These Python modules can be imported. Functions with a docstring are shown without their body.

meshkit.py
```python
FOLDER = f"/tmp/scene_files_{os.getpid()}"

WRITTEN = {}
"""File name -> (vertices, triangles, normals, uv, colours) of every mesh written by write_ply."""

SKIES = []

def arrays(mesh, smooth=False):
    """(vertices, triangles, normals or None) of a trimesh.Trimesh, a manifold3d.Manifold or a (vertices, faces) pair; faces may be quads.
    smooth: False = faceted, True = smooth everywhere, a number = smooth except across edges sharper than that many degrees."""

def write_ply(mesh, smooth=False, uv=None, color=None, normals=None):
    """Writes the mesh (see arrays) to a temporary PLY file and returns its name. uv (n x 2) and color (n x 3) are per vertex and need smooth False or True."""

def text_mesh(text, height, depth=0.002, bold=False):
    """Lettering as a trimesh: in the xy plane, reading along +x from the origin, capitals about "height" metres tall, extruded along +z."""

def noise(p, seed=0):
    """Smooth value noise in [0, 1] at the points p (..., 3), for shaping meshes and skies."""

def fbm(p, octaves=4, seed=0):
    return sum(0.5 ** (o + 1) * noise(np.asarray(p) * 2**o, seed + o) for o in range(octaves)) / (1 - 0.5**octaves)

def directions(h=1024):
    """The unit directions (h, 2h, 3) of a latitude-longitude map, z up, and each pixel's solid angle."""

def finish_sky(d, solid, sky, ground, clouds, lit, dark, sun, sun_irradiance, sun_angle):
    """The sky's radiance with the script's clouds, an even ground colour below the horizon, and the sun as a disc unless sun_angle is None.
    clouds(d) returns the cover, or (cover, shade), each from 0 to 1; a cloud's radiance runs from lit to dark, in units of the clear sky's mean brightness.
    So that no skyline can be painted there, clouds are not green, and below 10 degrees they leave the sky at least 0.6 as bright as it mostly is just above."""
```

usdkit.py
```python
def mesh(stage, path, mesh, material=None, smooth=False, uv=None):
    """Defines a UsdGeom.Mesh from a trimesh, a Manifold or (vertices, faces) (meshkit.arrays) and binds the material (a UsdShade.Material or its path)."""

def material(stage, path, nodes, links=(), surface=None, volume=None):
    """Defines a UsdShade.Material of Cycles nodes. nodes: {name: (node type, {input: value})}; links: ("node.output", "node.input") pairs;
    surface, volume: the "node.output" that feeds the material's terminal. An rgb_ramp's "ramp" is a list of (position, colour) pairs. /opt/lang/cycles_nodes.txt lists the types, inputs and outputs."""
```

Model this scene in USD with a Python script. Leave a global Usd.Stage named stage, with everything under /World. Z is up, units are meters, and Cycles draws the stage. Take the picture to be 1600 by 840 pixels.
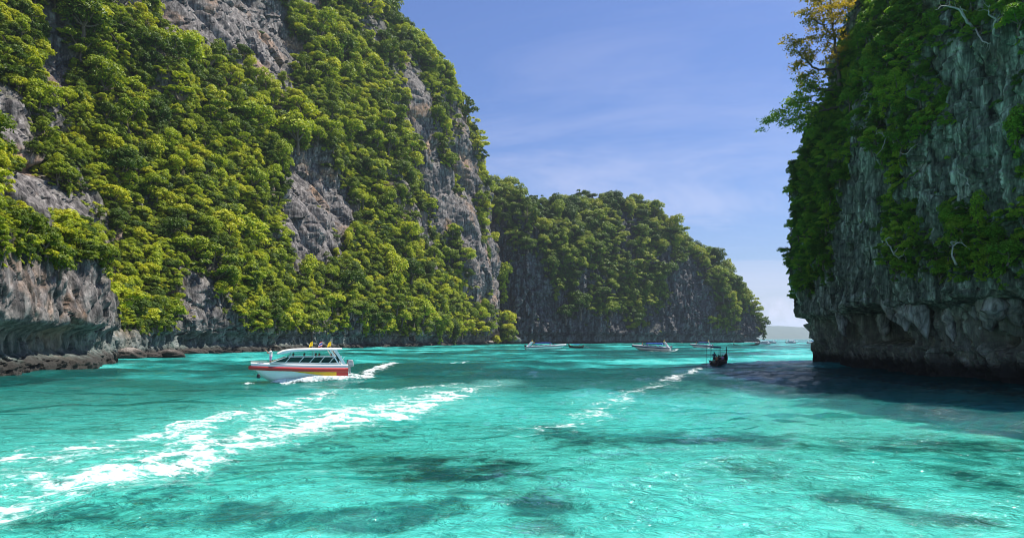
import math, random
import numpy as np, trimesh, manifold3d as m3
import usdkit, meshkit
from pxr import Usd, UsdGeom, UsdLux, UsdShade, Gf, Sdf, Vt
from scipy.ndimage import gaussian_filter1d

PI = math.pi
stage = Usd.Stage.CreateInMemory()
UsdGeom.SetStageUpAxis(stage, 'Z')
UsdGeom.SetStageMetersPerUnit(stage, 1.0)
UsdGeom.Xform.Define(stage, '/World')

# ------------------------------------------------------------------ camera, sky, sun, exposure
F, HZ, H0 = 1043.0, 529.0, 4.2            # focal length in photo pixels, horizon row, eye height (on an upper deck)
EXPOSURE = 0.85
SUN_AZ, SUN_EL = math.radians(66), math.radians(62)
CLX, CLY = 7.1, 8.8
SUN_I, SKY_I = 1.25, 0.053
cam = UsdGeom.Camera.Define(stage, '/World/camera')
cam.CreateHorizontalApertureAttr(36.0)
cam.CreateVerticalApertureAttr(36.0 * 537 / 1024)
cam.CreateFocalLengthAttr(36.0 * F / 1600)
cam.CreateVerticalApertureOffsetAttr((HZ - 420) / 1600 * 36.0)
cam.CreateClippingRangeAttr(Gf.Vec2f(0.1, 60000))
cam.CreateExposureAttr(EXPOSURE)
cam.AddTranslateOp().Set(Gf.Vec3d(0, 0, H0))
cam.AddRotateXOp().Set(90.0)

M = lambda name: '/World/Looks/' + name
UsdGeom.Scope.Define(stage, '/World/Looks')


def mat(name, nodes, links=(), surface='p.BSDF', volume=None):
    return usdkit.material(stage, M(name), nodes, links, surface=surface, volume=volume)


sky_mat = mat('sky_air', {
    'sky': ('sky_texture', dict(sky_type='single_scattering', sun_disc=False, sun_elevation=SUN_EL, sun_rotation=SUN_AZ, altitude=0.0, air_density=1.25, aerosol_density=0.8, ozone_density=3.0)),
    'tc': ('texture_coordinate', {}),
    'sep': ('separate_xyz', {}),
    'zden': ('math', dict(math_type='add', value2=0.22)),
    'px': ('math', dict(math_type='divide')), 'py': ('math', dict(math_type='divide')),
    'pv': ('combine_xyz', dict(z=0.0)),
    'rot': ('mapping', dict(mapping_type='point', location=(CLX, CLY, 0.0), rotation=(0, 0, 0.75), scale=(0.75, 1.9, 1.0))),
    'n': ('noise_texture', dict(scale=0.9, detail=10.0, roughness=0.62, distortion=0.9)),
    'r': ('rgb_ramp', dict(ramp=[(0.0, (0, 0, 0)), (0.46, (0, 0, 0)), (0.62, (0.55, 0.55, 0.55)), (0.8, (1, 1, 1))])),
    'n3': ('noise_texture', dict(scale=9.0, detail=6.0, roughness=0.55)),
    'lowm': ('map_range', dict(range_type='smoothstep', from_min=0.46, from_max=0.08, to_min=0.15, to_max=0.60, clamp=True)),
    'cumb': ('map_range', dict(range_type='smoothstep', from_min=0.085, from_max=0.03, to_min=0.0, to_max=1.0, clamp=True)),
    'cr': ('rgb_ramp', dict(ramp=[(0.0, (0, 0, 0)), (0.47, (0, 0, 0)), (0.60, (1, 1, 1)), (1.0, (1, 1, 1))])),
    'cm': ('math', dict(math_type='multiply')),
    'f': ('math', dict(math_type='multiply')),
    'fx': ('math', dict(math_type='maximum', use_clamp=True)),
    'tint': ('mix', dict(mix_type='multiply', fac=1.0, color2=(0.80, 0.93, 1.36))),
    'mix': ('mix', dict(mix_type='mix', color2=(8.6, 8.6, 10.8))),
    'bg': ('background_shader', dict(strength=SKY_I)),
}, [('tc.generated', 'sep.vector'), ('sep.z', 'zden.value1'), ('sep.x', 'px.value1'), ('zden.value', 'px.value2'), ('sep.y', 'py.value1'), ('zden.value', 'py.value2'),
    ('px.value', 'pv.x'), ('py.value', 'pv.y'), ('pv.vector', 'rot.vector'), ('rot.vector', 'n.vector'), ('n.fac', 'r.fac'),
    ('sep.z', 'lowm.value'), ('sep.z', 'cumb.value'), ('tc.generated', 'n3.vector'), ('n3.fac', 'cr.fac'), ('cr.color', 'cm.value1'), ('cumb.result', 'cm.value2'),
    ('r.color', 'f.value1'), ('lowm.result', 'f.value2'), ('f.value', 'fx.value1'), ('cm.value', 'fx.value2'),
    ('sky.color', 'tint.color1'), ('tint.color', 'mix.color1'), ('fx.value', 'mix.fac'), ('mix.color', 'bg.color')],
    surface='bg.background')
dome = UsdLux.DomeLight.Define(stage, '/World/sky')
dome.CreateIntensityAttr(1.0)
UsdShade.MaterialBindingAPI.Apply(dome.GetPrim()).Bind(sky_mat)
dome.GetPrim().SetCustomDataByKey('kind', 'structure')

sun = UsdLux.DistantLight.Define(stage, '/World/sun')
sun.CreateNormalizeAttr(True)
sun.CreateIntensityAttr(SUN_I)
sun.CreateAngleAttr(0.53)
sun.CreateColorAttr(Gf.Vec3f(1.0, 0.95, 0.86))
sdir = np.array([math.cos(SUN_EL) * math.sin(SUN_AZ), math.cos(SUN_EL) * math.cos(SUN_AZ), math.sin(SUN_EL)])
zax = Gf.Vec3d(*map(float, sdir))
xax = Gf.Cross(Gf.Vec3d(0, 0, 1), zax).GetNormalized()
yax = Gf.Cross(zax, xax)
sun.AddTransformOp().Set(Gf.Matrix4d(xax[0], xax[1], xax[2], 0, yax[0], yax[1], yax[2], 0, zax[0], zax[1], zax[2], 0, 0, 0, 100, 1))


# ------------------------------------------------------------------ helpers
def at(px, py, d):
    return np.array([(px - 800) * d / F, d, H0 - (py - HZ) * d / F])


def onwater(px, py):
    d = H0 * F / (py - HZ)
    return np.array([(px - 800) * d / F, d])


used = {}


def numbered(path):
    n = used.get(path, 0)
    used[path] = n + 1
    return path if n == 0 else f'{path}_{n:03d}'


def tag(prim, label=None, cat=None, group=None, kind=None):
    prim = prim.GetPrim() if hasattr(prim, 'GetPrim') else prim
    for k, v in (('label', label), ('category', cat), ('group', group), ('kind', kind)):
        if v:
            prim.SetCustomDataByKey(k, v)
    return prim


def thing(name, label, cat, loc=(0, 0, 0), rotz=0.0, scale=1.0, group=None, tilt=(0, 0)):
    x = UsdGeom.Xform.Define(stage, numbered('/World/' + name))
    x.AddTranslateOp().Set(Gf.Vec3d(*map(float, loc)))
    x.AddRotateZOp().Set(math.degrees(rotz))
    if tilt[1]:
        x.AddRotateYOp().Set(math.degrees(tilt[1]))
    if tilt[0]:
        x.AddRotateXOp().Set(math.degrees(tilt[0]))
    if np.ndim(scale) or scale != 1.0:
        s = np.broadcast_to(scale, 3)
        x.AddScaleOp().Set(Gf.Vec3f(*map(float, s)))
    return tag(x, label, cat, group)


def obj(name, mesh, material, parent=None, smooth=False, label=None):
    base = str(parent.GetPath()) if parent is not None else '/World'
    g = usdkit.mesh(stage, numbered(base + '/' + name), mesh, M(material), smooth=smooth)
    if label:
        tag(g, label)
    return g.GetPrim()


def primvar(prim, name, values):
    UsdGeom.PrimvarsAPI(prim).CreatePrimvar(name, Sdf.ValueTypeNames.FloatArray, 'vertex').Set(Vt.FloatArray.FromNumpy(np.asarray(values, np.float32)))


def cat_mesh(parts):
    vs, fs, n = [], [], 0
    for v, f in parts:
        vs.append(v); fs.append(np.asarray(f) + n); n += len(v)
    return np.vstack(vs), np.vstack(fs)


def tm(m):
    if hasattr(m, 'to_mesh'):
        k = m.to_mesh()
        return np.array(k.vert_properties[:, :3]), np.array(k.tri_verts)
    return np.array(m.vertices), np.array(m.faces)


def box(size, c=(0, 0, 0)):
    b = trimesh.creation.box(size)
    b.apply_translation(c)
    return tm(b)


def tube(pts, rad, sides=6, cap=True):
    p = np.asarray(pts, float)
    r = np.broadcast_to(rad, (len(p),)).astype(float)
    t = np.gradient(p, axis=0)
    t /= np.linalg.norm(t, axis=1, keepdims=True) + 1e-12
    ref = np.array([0, 0, 1.0]) if abs(t[:, 2]).mean() < 0.85 else np.array([1.0, 0, 0])
    a = np.cross(t, ref); a /= np.linalg.norm(a, axis=1, keepdims=True) + 1e-12
    b = np.cross(t, a)
    ang = np.arange(sides) * 2 * PI / sides
    v = p[:, None] + r[:, None, None] * (np.cos(ang)[None, :, None] * a[:, None] + np.sin(ang)[None, :, None] * b[:, None])
    v = v.reshape(-1, 3)
    f = []
    for i in range(len(p) - 1):
        for j in range(sides):
            q = [i * sides + j, (i + 1) * sides + j, (i + 1) * sides + (j + 1) % sides, i * sides + (j + 1) % sides]
            f += [[q[0], q[2], q[1]], [q[0], q[3], q[2]]]
    if cap:
        n = len(v)
        v = np.vstack([v, p[:1], p[-1:]])
        e = (len(p) - 1) * sides
        for j in range(sides):
            f += [[n, (j + 1) % sides, j], [n + 1, e + j, e + (j + 1) % sides]]
    return v, np.array(f)


def loft(rings, closed=True, caps=True):
    """rings: (n, m, 3); m points around each ring"""
    R = np.asarray(rings, float)
    n, m = R.shape[:2]
    v = R.reshape(-1, 3)
    f = []
    for i in range(n - 1):
        for j in range(m if closed else m - 1):
            a, b, c, d = i * m + j, i * m + (j + 1) % m, (i + 1) * m + (j + 1) % m, (i + 1) * m + j
            f += [[a, b, c], [a, c, d]]
    if caps and closed:
        k = len(v)
        v = np.vstack([v, R[0].mean(0), R[-1].mean(0)])
        for j in range(m):
            f += [[k, (j + 1) % m, j], [k + 1, (n - 1) * m + j, (n - 1) * m + (j + 1) % m]]
    return v, np.array(f)


def grid_faces(n, m):
    i, j = np.meshgrid(np.arange(n - 1), np.arange(m - 1), indexing='ij')
    a = (i * m + j).ravel(); b = ((i + 1) * m + j).ravel(); c = ((i + 1) * m + j + 1).ravel(); d = (i * m + j + 1).ravel()
    return np.vstack([np.stack([a, b, c], 1), np.stack([a, c, d], 1)])


def vnormals(v, f):
    n = np.zeros_like(v)
    fn = np.cross(v[f[:, 1]] - v[f[:, 0]], v[f[:, 2]] - v[f[:, 0]])
    for k in range(3):
        np.add.at(n, f[:, k], fn)
    return n / (np.linalg.norm(n, axis=1, keepdims=True) + 1e-12)


noise, fbm = meshkit.noise, meshkit.fbm


def nz(p, s, seed=0, octv=1):
    """noise in -1..1 at points p, with frequency s (scalar or 3)"""
    q = np.asarray(p) * np.asarray(s, float) + seed * 17.31
    return (fbm(q, octv, seed) if octv > 1 else noise(q, seed)) * 2 - 1


def ridge(p, s, seed=0, octv=3):
    q = np.asarray(p) * np.asarray(s, float) + seed * 11.7
    out, amp, tot = 0, 1.0, 0
    for o in range(octv):
        out = out + amp * (1 - np.abs(2 * noise(q * 2 ** o, seed + o) - 1)); tot += amp; amp *= 0.5
    return out / tot


def smooth_curve(pts, n):
    """Catmull-Rom-ish resample, uniform in arc length"""
    from scipy.interpolate import PchipInterpolator
    p = np.asarray(pts, float)
    s = np.r_[0, np.cumsum(np.linalg.norm(np.diff(p[:, :2], axis=0), axis=1))]
    u = np.linspace(0, s[-1], n)
    return np.stack([PchipInterpolator(s, p[:, k])(u) for k in range(p.shape[1])], 1), u


sstep = lambda x, a, b: (lambda t: t * t * (3 - 2 * t))(np.clip((np.asarray(x, float) - a) / (b - a), 0, 1))


# ------------------------------------------------------------------ materials
def plain(name, color, rough=0.5, spec=0.5, bump=0.0, scale=20.0, var=0.0, metallic=0.0):
    nodes = {'p': ('principled_bsdf', dict(base_color=color, roughness=rough, specular_ior_level=spec, metallic=metallic))}
    links = []
    if bump or var:
        nodes['g'] = ('geometry', {})
        nodes['n'] = ('noise_texture', dict(scale=scale, detail=4.0, roughness=0.6))
        links += [('g.position', 'n.vector')]
    if var:
        nodes['m'] = ('mix', dict(mix_type='mix', color1=[c * (1 - var) for c in color], color2=[min(1, c * (1 + var)) for c in color]))
        links += [('n.fac', 'm.fac'), ('m.color', 'p.base_color')]
    if bump:
        nodes['b'] = ('bump', dict(strength=bump, distance=0.02))
        links += [('n.fac', 'b.height'), ('b.normal', 'p.normal')]
    return mat(name, nodes, links)


def rock_mat(name, mid, dark, pale, warm, warm_at=0.62, moss=(0.035, 0.05, 0.015), tide=(0.022, 0.019, 0.016), lich=(0.16, 0.22, 0.19), lich_z=(9.0, 2.0), fine=1.0, pale_at=0.56, streak=0.5):
    f = fine
    nodes = {
        'g': ('geometry', {}), 'sep': ('separate_xyz', {}), 'nsep': ('separate_xyz', {}),
        'mp': ('mapping', dict(mapping_type='point', scale=(0.8 * f, 0.8 * f, 0.085 * f))),
        'st': ('noise_texture', dict(scale=1.0, detail=7.0, roughness=0.7, distortion=0.0)),
        'n1': ('noise_texture', dict(scale=0.35 * f, detail=8.0, roughness=0.68)),
        'n2': ('noise_texture', dict(scale=0.055 * f, detail=5.0, roughness=0.6)),
        'n3': ('noise_texture', dict(scale=2.2 * f, detail=5.0, roughness=0.7)),
        'vor': ('voronoi_texture', dict(feature='distance_to_edge', scale=0.5 * f, randomness=1.0, detail=2.0, roughness=0.6)),
        'mpv': ('mapping', dict(mapping_type='point', scale=(1.0, 1.0, 0.45))),
        'r1': ('rgb_ramp', dict(ramp=[(0.0, dark), (0.36, dark), (streak, mid), (pale_at + 0.08, pale), (1.0, pale)])),
        'r2': ('rgb_ramp', dict(ramp=[(0.0, (0, 0, 0)), (warm_at - 0.05, (0, 0, 0)), (warm_at + 0.07, (1, 1, 1)), (1, (1, 1, 1))])),
        'fw': ('math', dict(math_type='multiply')),
        'n1r': ('rgb_ramp', dict(ramp=[(0.0, (0.55, 0.55, 0.55)), (0.35, (0.75, 0.75, 0.75)), (0.65, (1.2, 1.2, 1.2)), (1, (1.5, 1.5, 1.5))])),
        'crk': ('rgb_ramp', dict(ramp=[(0.0, (0.22, 0.22, 0.22)), (0.05, (0.75, 0.75, 0.75)), (0.13, (1, 1, 1)), (1, (1, 1, 1))])),
        'mw': ('mix', dict(mix_type='mix', color2=warm)),
        'mm': ('mix', dict(mix_type='multiply', fac=1.0)),
        'mc': ('mix', dict(mix_type='multiply', fac=0.7)),
        'veg': ('attribute', dict(attribute='veg')),
        'mv': ('mix', dict(mix_type='mix', color2=moss)),
        'vf': ('math', dict(math_type='multiply', value2=0.85)),
        'zz': ('math', dict(math_type='multiply_add', value2=2.6, value3=-1.3)),
        'zs': ('math', dict(math_type='add')),
        'td': ('map_range', dict(range_type='smoothstep', from_min=2.6, from_max=1.2, to_min=0.0, to_max=0.92, clamp=True)),
        'mt': ('mix', dict(mix_type='mix', color2=tide)),
        'lc': ('map_range', dict(range_type='smoothstep', from_min=lich_z[0], from_max=lich_z[1], to_min=0.0, to_max=0.75, clamp=True)),
        'lf': ('math', dict(math_type='multiply')),
        'ml': ('mix', dict(mix_type='mix', color2=lich)),
        'hs': ('math', dict(math_type='add')), 'hs2': ('math', dict(math_type='multiply_add', value2=0.35)),
        'vh': ('math', dict(math_type='multiply_add', value2=1.6)), 'b': ('bump', dict(strength=1.0, distance=0.38 / f)),
        'p': ('principled_bsdf', dict(roughness=0.88, specular_ior_level=0.25)),
    }
    links = [('g.position', 'sep.vector'), ('g.position', 'mp.vector'), ('mp.vector', 'st.vector'), ('g.position', 'n1.vector'), ('g.position', 'n2.vector'), ('g.position', 'n3.vector'),
             ('g.position', 'mpv.vector'), ('mpv.vector', 'vor.vector'),
             ('st.fac', 'r1.fac'), ('n2.fac', 'r2.fac'), ('r2.color', 'fw.value1'), ('n1.fac', 'fw.value2'),
             ('r1.color', 'mw.color1'), ('fw.value', 'mw.fac'), ('n1.fac', 'n1r.fac'), ('mw.color', 'mm.color1'), ('n1r.color', 'mm.color2'),
             ('vor.distance', 'crk.fac'), ('mm.color', 'mc.color1'), ('crk.color', 'mc.color2'),
             ('sep.z', 'lc.value'), ('lc.result', 'lf.value1'), ('n1.fac', 'lf.value2'), ('mc.color', 'ml.color1'), ('lf.value', 'ml.fac'),
             ('veg.fac', 'vf.value1'), ('ml.color', 'mv.color1'), ('vf.value', 'mv.fac'),
             ('n1.fac', 'zz.value1'), ('zz.value', 'zs.value1'), ('sep.z', 'zs.value2'), ('zs.value', 'td.value'), ('mv.color', 'mt.color1'), ('td.result', 'mt.fac'),
             ('mt.color', 'p.base_color'), ('st.fac', 'hs.value1'), ('n1.fac', 'hs.value2'), ('n3.fac', 'hs2.value1'), ('hs.value', 'hs2.value3'), ('vor.distance', 'vh.value1'), ('hs2.value', 'vh.value3'), ('vh.value', 'b.height'), ('b.normal', 'p.normal')]
    return mat(name, nodes, links)


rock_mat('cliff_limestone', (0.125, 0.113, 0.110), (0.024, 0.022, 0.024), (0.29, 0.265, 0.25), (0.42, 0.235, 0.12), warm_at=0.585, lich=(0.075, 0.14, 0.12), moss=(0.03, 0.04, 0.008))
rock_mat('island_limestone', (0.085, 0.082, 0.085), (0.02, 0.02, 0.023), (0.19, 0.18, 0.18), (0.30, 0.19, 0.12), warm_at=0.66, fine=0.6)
rock_mat('headland_limestone', (0.19, 0.21, 0.155), (0.026, 0.031, 0.023), (0.66, 0.68, 0.54), (0.22, 0.17, 0.10), warm_at=0.60, lich=(0.30, 0.27, 0.21), lich_z=(8.5, 6.0), fine=1.5, pale_at=0.58, streak=0.52)
rock_mat('pale_limestone', (0.40, 0.39, 0.35), (0.12, 0.12, 0.10), (0.62, 0.60, 0.55), (0.34, 0.25, 0.16), lich_z=(-5, -6), fine=1.6)
rock_mat('boulder_stone', (0.30, 0.26, 0.23), (0.10, 0.085, 0.075), (0.42, 0.37, 0.33), (0.36, 0.26, 0.18), lich_z=(-5, -6), fine=2.0)


def leaf_mat(name, lo, hi, odd=None, trans=0.35, pos_scale=0.09):
    odd = odd or hi
    nodes = {
        'g': ('geometry', {}), 'oi': ('object_info', {}),
        'n': ('noise_texture', dict(scale=pos_scale, detail=3.0, roughness=0.6)),
        'n2': ('noise_texture', dict(scale=1.1, detail=3.0, roughness=0.6)),
        'a': ('math', dict(math_type='multiply_add', value2=0.55)), 'c': ('math', dict(math_type='multiply_add', value2=0.9, value3=-0.45)),
        'd': ('math', dict(math_type='add')),
        'r': ('rgb_ramp', dict(ramp=[(0.0, lo), (0.3, lo), (0.62, hi), (0.86, odd), (1.0, odd)])),
        'tc': ('mix', dict(mix_type='multiply', fac=1.0, color2=(1.25, 1.2, 0.5))),
        'df': ('principled_bsdf', dict(roughness=0.55, specular_ior_level=0.3)),
        'tr': ('translucent_bsdf', {}),
        'mx': ('mix_closure', dict(fac=trans)),
    }
    links = [('g.position', 'n.vector'), ('g.position', 'n2.vector'), ('n.fac', 'a.value1'), ('oi.random', 'c.value1'), ('n2.fac', 'a.value3'), ('a.value', 'd.value1'), ('c.value', 'd.value2'),
             ('d.value', 'dh.value1'), ('dh.value', 'r.fac'), ('r.color', 'df.base_color'), ('r.color', 'tc.color1'), ('tc.color', 'tr.color'), ('df.BSDF', 'mx.closure1'), ('tr.BSDF', 'mx.closure2')]
    nodes['dh'] = ('math', dict(math_type='multiply', value2=0.68))
    return mat(name, nodes, links, surface='mx.closure')


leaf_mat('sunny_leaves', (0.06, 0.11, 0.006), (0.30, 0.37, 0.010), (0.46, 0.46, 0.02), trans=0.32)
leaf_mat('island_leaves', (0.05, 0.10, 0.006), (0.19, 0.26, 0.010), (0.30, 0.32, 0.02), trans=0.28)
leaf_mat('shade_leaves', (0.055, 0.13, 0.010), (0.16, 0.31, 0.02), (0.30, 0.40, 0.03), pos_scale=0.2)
leaf_mat('autumn_leaves', (0.07, 0.09, 0.010), (0.22, 0.20, 0.018), (0.42, 0.30, 0.03), trans=0.5, pos_scale=0.35)
plain('bark', (0.13, 0.10, 0.075), 0.9, 0.2, bump=0.6, scale=6.0, var=0.4)
plain('bare_wood', (0.42, 0.38, 0.32), 0.85, 0.2, bump=0.5, scale=8.0, var=0.35)
plain('gelcoat_white', (0.80, 0.80, 0.79), 0.22, 0.5, var=0.03, scale=1.5)
plain('gelcoat_cream', (0.66, 0.62, 0.58), 0.3, 0.5, var=0.05, scale=1.5)
plain('red_rubber', (0.50, 0.045, 0.04), 0.42, 0.4, var=0.12, scale=5)
plain('yellow_paint', (0.78, 0.45, 0.015), 0.35, 0.5, var=0.06, scale=4)
plain('navy_paint', (0.03, 0.035, 0.07), 0.4, 0.5, var=0.1)
plain('blue_canvas', (0.025, 0.10, 0.42), 0.8, 0.2, var=0.15, scale=3)
plain('dark_blue_canvas', (0.03, 0.06, 0.22), 0.8, 0.2, var=0.15, scale=3)
plain('grey_awning', (0.45, 0.48, 0.52), 0.8, 0.2, var=0.1, scale=3)
plain('dark_wood', (0.055, 0.035, 0.025), 0.65, 0.3, var=0.4, scale=7, bump=0.3)
plain('warm_wood', (0.20, 0.09, 0.045), 0.6, 0.3, var=0.4, scale=7, bump=0.3)
plain('steel', (0.62, 0.62, 0.63), 0.25, 0.5, metallic=0.9, var=0.04)
plain('engine_black', (0.025, 0.025, 0.03), 0.35, 0.5, var=0.1)
plain('engine_grey', (0.28, 0.29, 0.31), 0.4, 0.5, var=0.1)
plain('seat_vinyl', (0.30, 0.27, 0.26), 0.6, 0.3, var=0.1)
plain('skin', (0.36, 0.19, 0.12), 0.55, 0.4, var=0.1, scale=9)
plain('dark_hair', (0.02, 0.015, 0.012), 0.6, 0.4, var=0.2)
plain('cloth_white', (0.72, 0.71, 0.70), 0.85, 0.2, var=0.06, scale=12)
plain('cloth_lilac', (0.52, 0.36, 0.52), 0.85, 0.2, var=0.08, scale=12)
plain('cloth_pink', (0.62, 0.30, 0.40), 0.85, 0.2, var=0.08, scale=12)
plain('cloth_orange', (0.62, 0.27, 0.12), 0.85, 0.2, var=0.08, scale=12)
plain('cloth_navy', (0.025, 0.04, 0.085), 0.85, 0.2, var=0.12, scale=12)
plain('cloth_black', (0.02, 0.02, 0.024), 0.85, 0.2, var=0.12, scale=12)
plain('cloth_grey', (0.22, 0.23, 0.26), 0.85, 0.2, var=0.12, scale=12)
plain('flag_yellow', (0.80, 0.55, 0.03), 0.8, 0.2, var=0.05, scale=6)
plain('flag_red', (0.55, 0.03, 0.04), 0.8, 0.2, var=0.05, scale=6)
plain('flag_white', (0.75, 0.75, 0.75), 0.8, 0.2, var=0.05, scale=6)
plain('flag_blue', (0.05, 0.05, 0.30), 0.8, 0.2, var=0.05, scale=6)
plain('hill_forest', (0.045, 0.07, 0.03), 0.9, 0.2, var=0.5, scale=0.02)
mat('tinted_glass', {'t': ('transparent_bsdf', dict(color=(0.10, 0.10, 0.13))), 'gl': ('glossy_bsdf', dict(color=(0.9, 0.9, 0.95), roughness=0.04)), 'fr': ('fresnel', dict(IOR=1.6)), 'm': ('mix_closure', {})},
    [('fr.fac', 'm.fac'), ('t.BSDF', 'm.closure1'), ('gl.BSDF', 'm.closure2')], surface='m.closure')

# ------------------------------------------------------------------ water and sea bed
rng = np.random.default_rng(7)
WAVES = []
for k in range(22):
    wl = 0.9 * 1.19 ** k
    WAVES.append((wl, rng.normal(2.2, 0.75), rng.uniform(0, 2 * PI), 0.0125 * wl ** 0.62))


def wave_h(x, y):
    r = np.hypot(x, y)
    wx = x + 1.6 * nz(np.stack([x, y, 0 * x], -1), 0.13, 3); wy = y + 1.6 * nz(np.stack([x, y, 0 * x], -1), 0.13, 4)
    h = 0
    for wl, a, ph, amp in WAVES:
        k = 2 * PI / wl
        fade = np.clip(wl * 55 / np.maximum(r, 1) - 0.25, 0, 1)
        h = h + amp * fade * np.sin(k * (wx * math.cos(a) + wy * math.sin(a)) + ph)
    return h * (0.75 + 0.5 * noise(np.stack([x, y, 0 * x], -1) * 0.05, 9))


# wake of a boat that passed: two foam edges with lace between (ground points measured on the water plane)
LOW = np.array([onwater(*p) for p in ((-160, 835), (0, 790), (200, 742), (350, 702), (500, 665), (650, 635), (790, 598))])
UPP = np.array([onwater(*p) for p in ((-160, 740), (0, 715), (200, 680), (350, 651), (425, 635), (565, 612), (770, 594))])


def band_field(px, rad, x, y):
    """largest of soft blobs given as photo-measured points on the water: (px, py, half width px, half height px, weight)"""
    out = np.zeros_like(x)
    for cx, cy, rx, ry, wgt in px:
        c = onwater(cx, cy); d = c[1]
        lx = rx * d / F; ly = abs(onwater(cx, cy - ry)[1] - onwater(cx, cy + ry)[1]) / 2
        out += wgt * np.exp(-(((x - c[0]) / lx) ** 2 + ((y - c[1]) / ly) ** 2))
    return out


DARKS = [(110, 628, 130, 9, .8), (60, 645, 110, 8, .7), (270, 612, 90, 6, .7), (230, 600, 200, 4, .4), (620, 572, 120, 5, .45), (700, 556, 240, 4, .5), (1000, 560, 130, 6, .35), (960, 548, 130, 2.5, .75),
         (840, 600, 70, 8, .5), (950, 590, 110, 6, .55), (860, 632, 70, 10, .45), (760, 660, 90, 8, .5), (1180, 575, 90, 12, .25), (330, 722, 160, 8, .35), (600, 690, 140, 10, .35), (1000, 610, 60, 8, .3)]
LIGHTS = [(1200, 550, 110, 4.5, .8), (900, 557, 120, 2.5, .6), (400, 575, 260, 4, .5), (90, 588, 120, 4, .5), (1060, 680, 160, 60, .5), (660, 640, 160, 10, .4), (1150, 620, 140, 14, .5)]

ang_f = np.linspace(-0.80, 0.80, 760)
ang_b = np.linspace(0.80, 2 * PI - 0.80, 60)[1:]
ang = np.r_[ang_f, ang_b]
rad = 2.5 * (9000 / 2.5) ** (np.linspace(0, 1, 560) ** 1.0)
rad = np.r_[0.0, rad]
RR, AA = np.meshgrid(rad, ang, indexing='ij')
WX, WY = RR * np.sin(AA), RR * np.cos(AA)
WZ = wave_h(WX, WY)
wv = np.stack([WX, WY, WZ], -1).reshape(-1, 3)
wf = grid_faces(len(rad), len(ang))
wf = wf[:, ::-1]
fx, fy = wv[:, 0], wv[:, 1]
P2 = np.stack([fx, fy, 0 * fx], 1)
patch = fbm(P2 * [0.030, 0.045, 1], 5, 31)
tone = 0.52 + 2.1 * (patch - 0.5) + 0.9 * (fbm(P2 * [0.16, 0.2, 1], 3, 41) - 0.5)
tone = tone - 0.55 * band_field(DARKS, 1, fx, fy) + 0.35 * band_field(LIGHTS, 1, fx, fy)
deep = 0.20 + 0.70 * sstep(fy, 14, 115)
lo_d = np.full(len(fx), 9.0)


def poly_dist(P, line):
    best = np.full(len(P), 1e9)
    for a, b in zip(line[:-1], line[1:]):
        t = np.clip(((P - a) @ (b - a)) / ((b - a) @ (b - a)), 0, 1)
        best = np.minimum(best, np.linalg.norm(P - (a + t[:, None] * (b - a)), axis=1))
    return best


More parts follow.
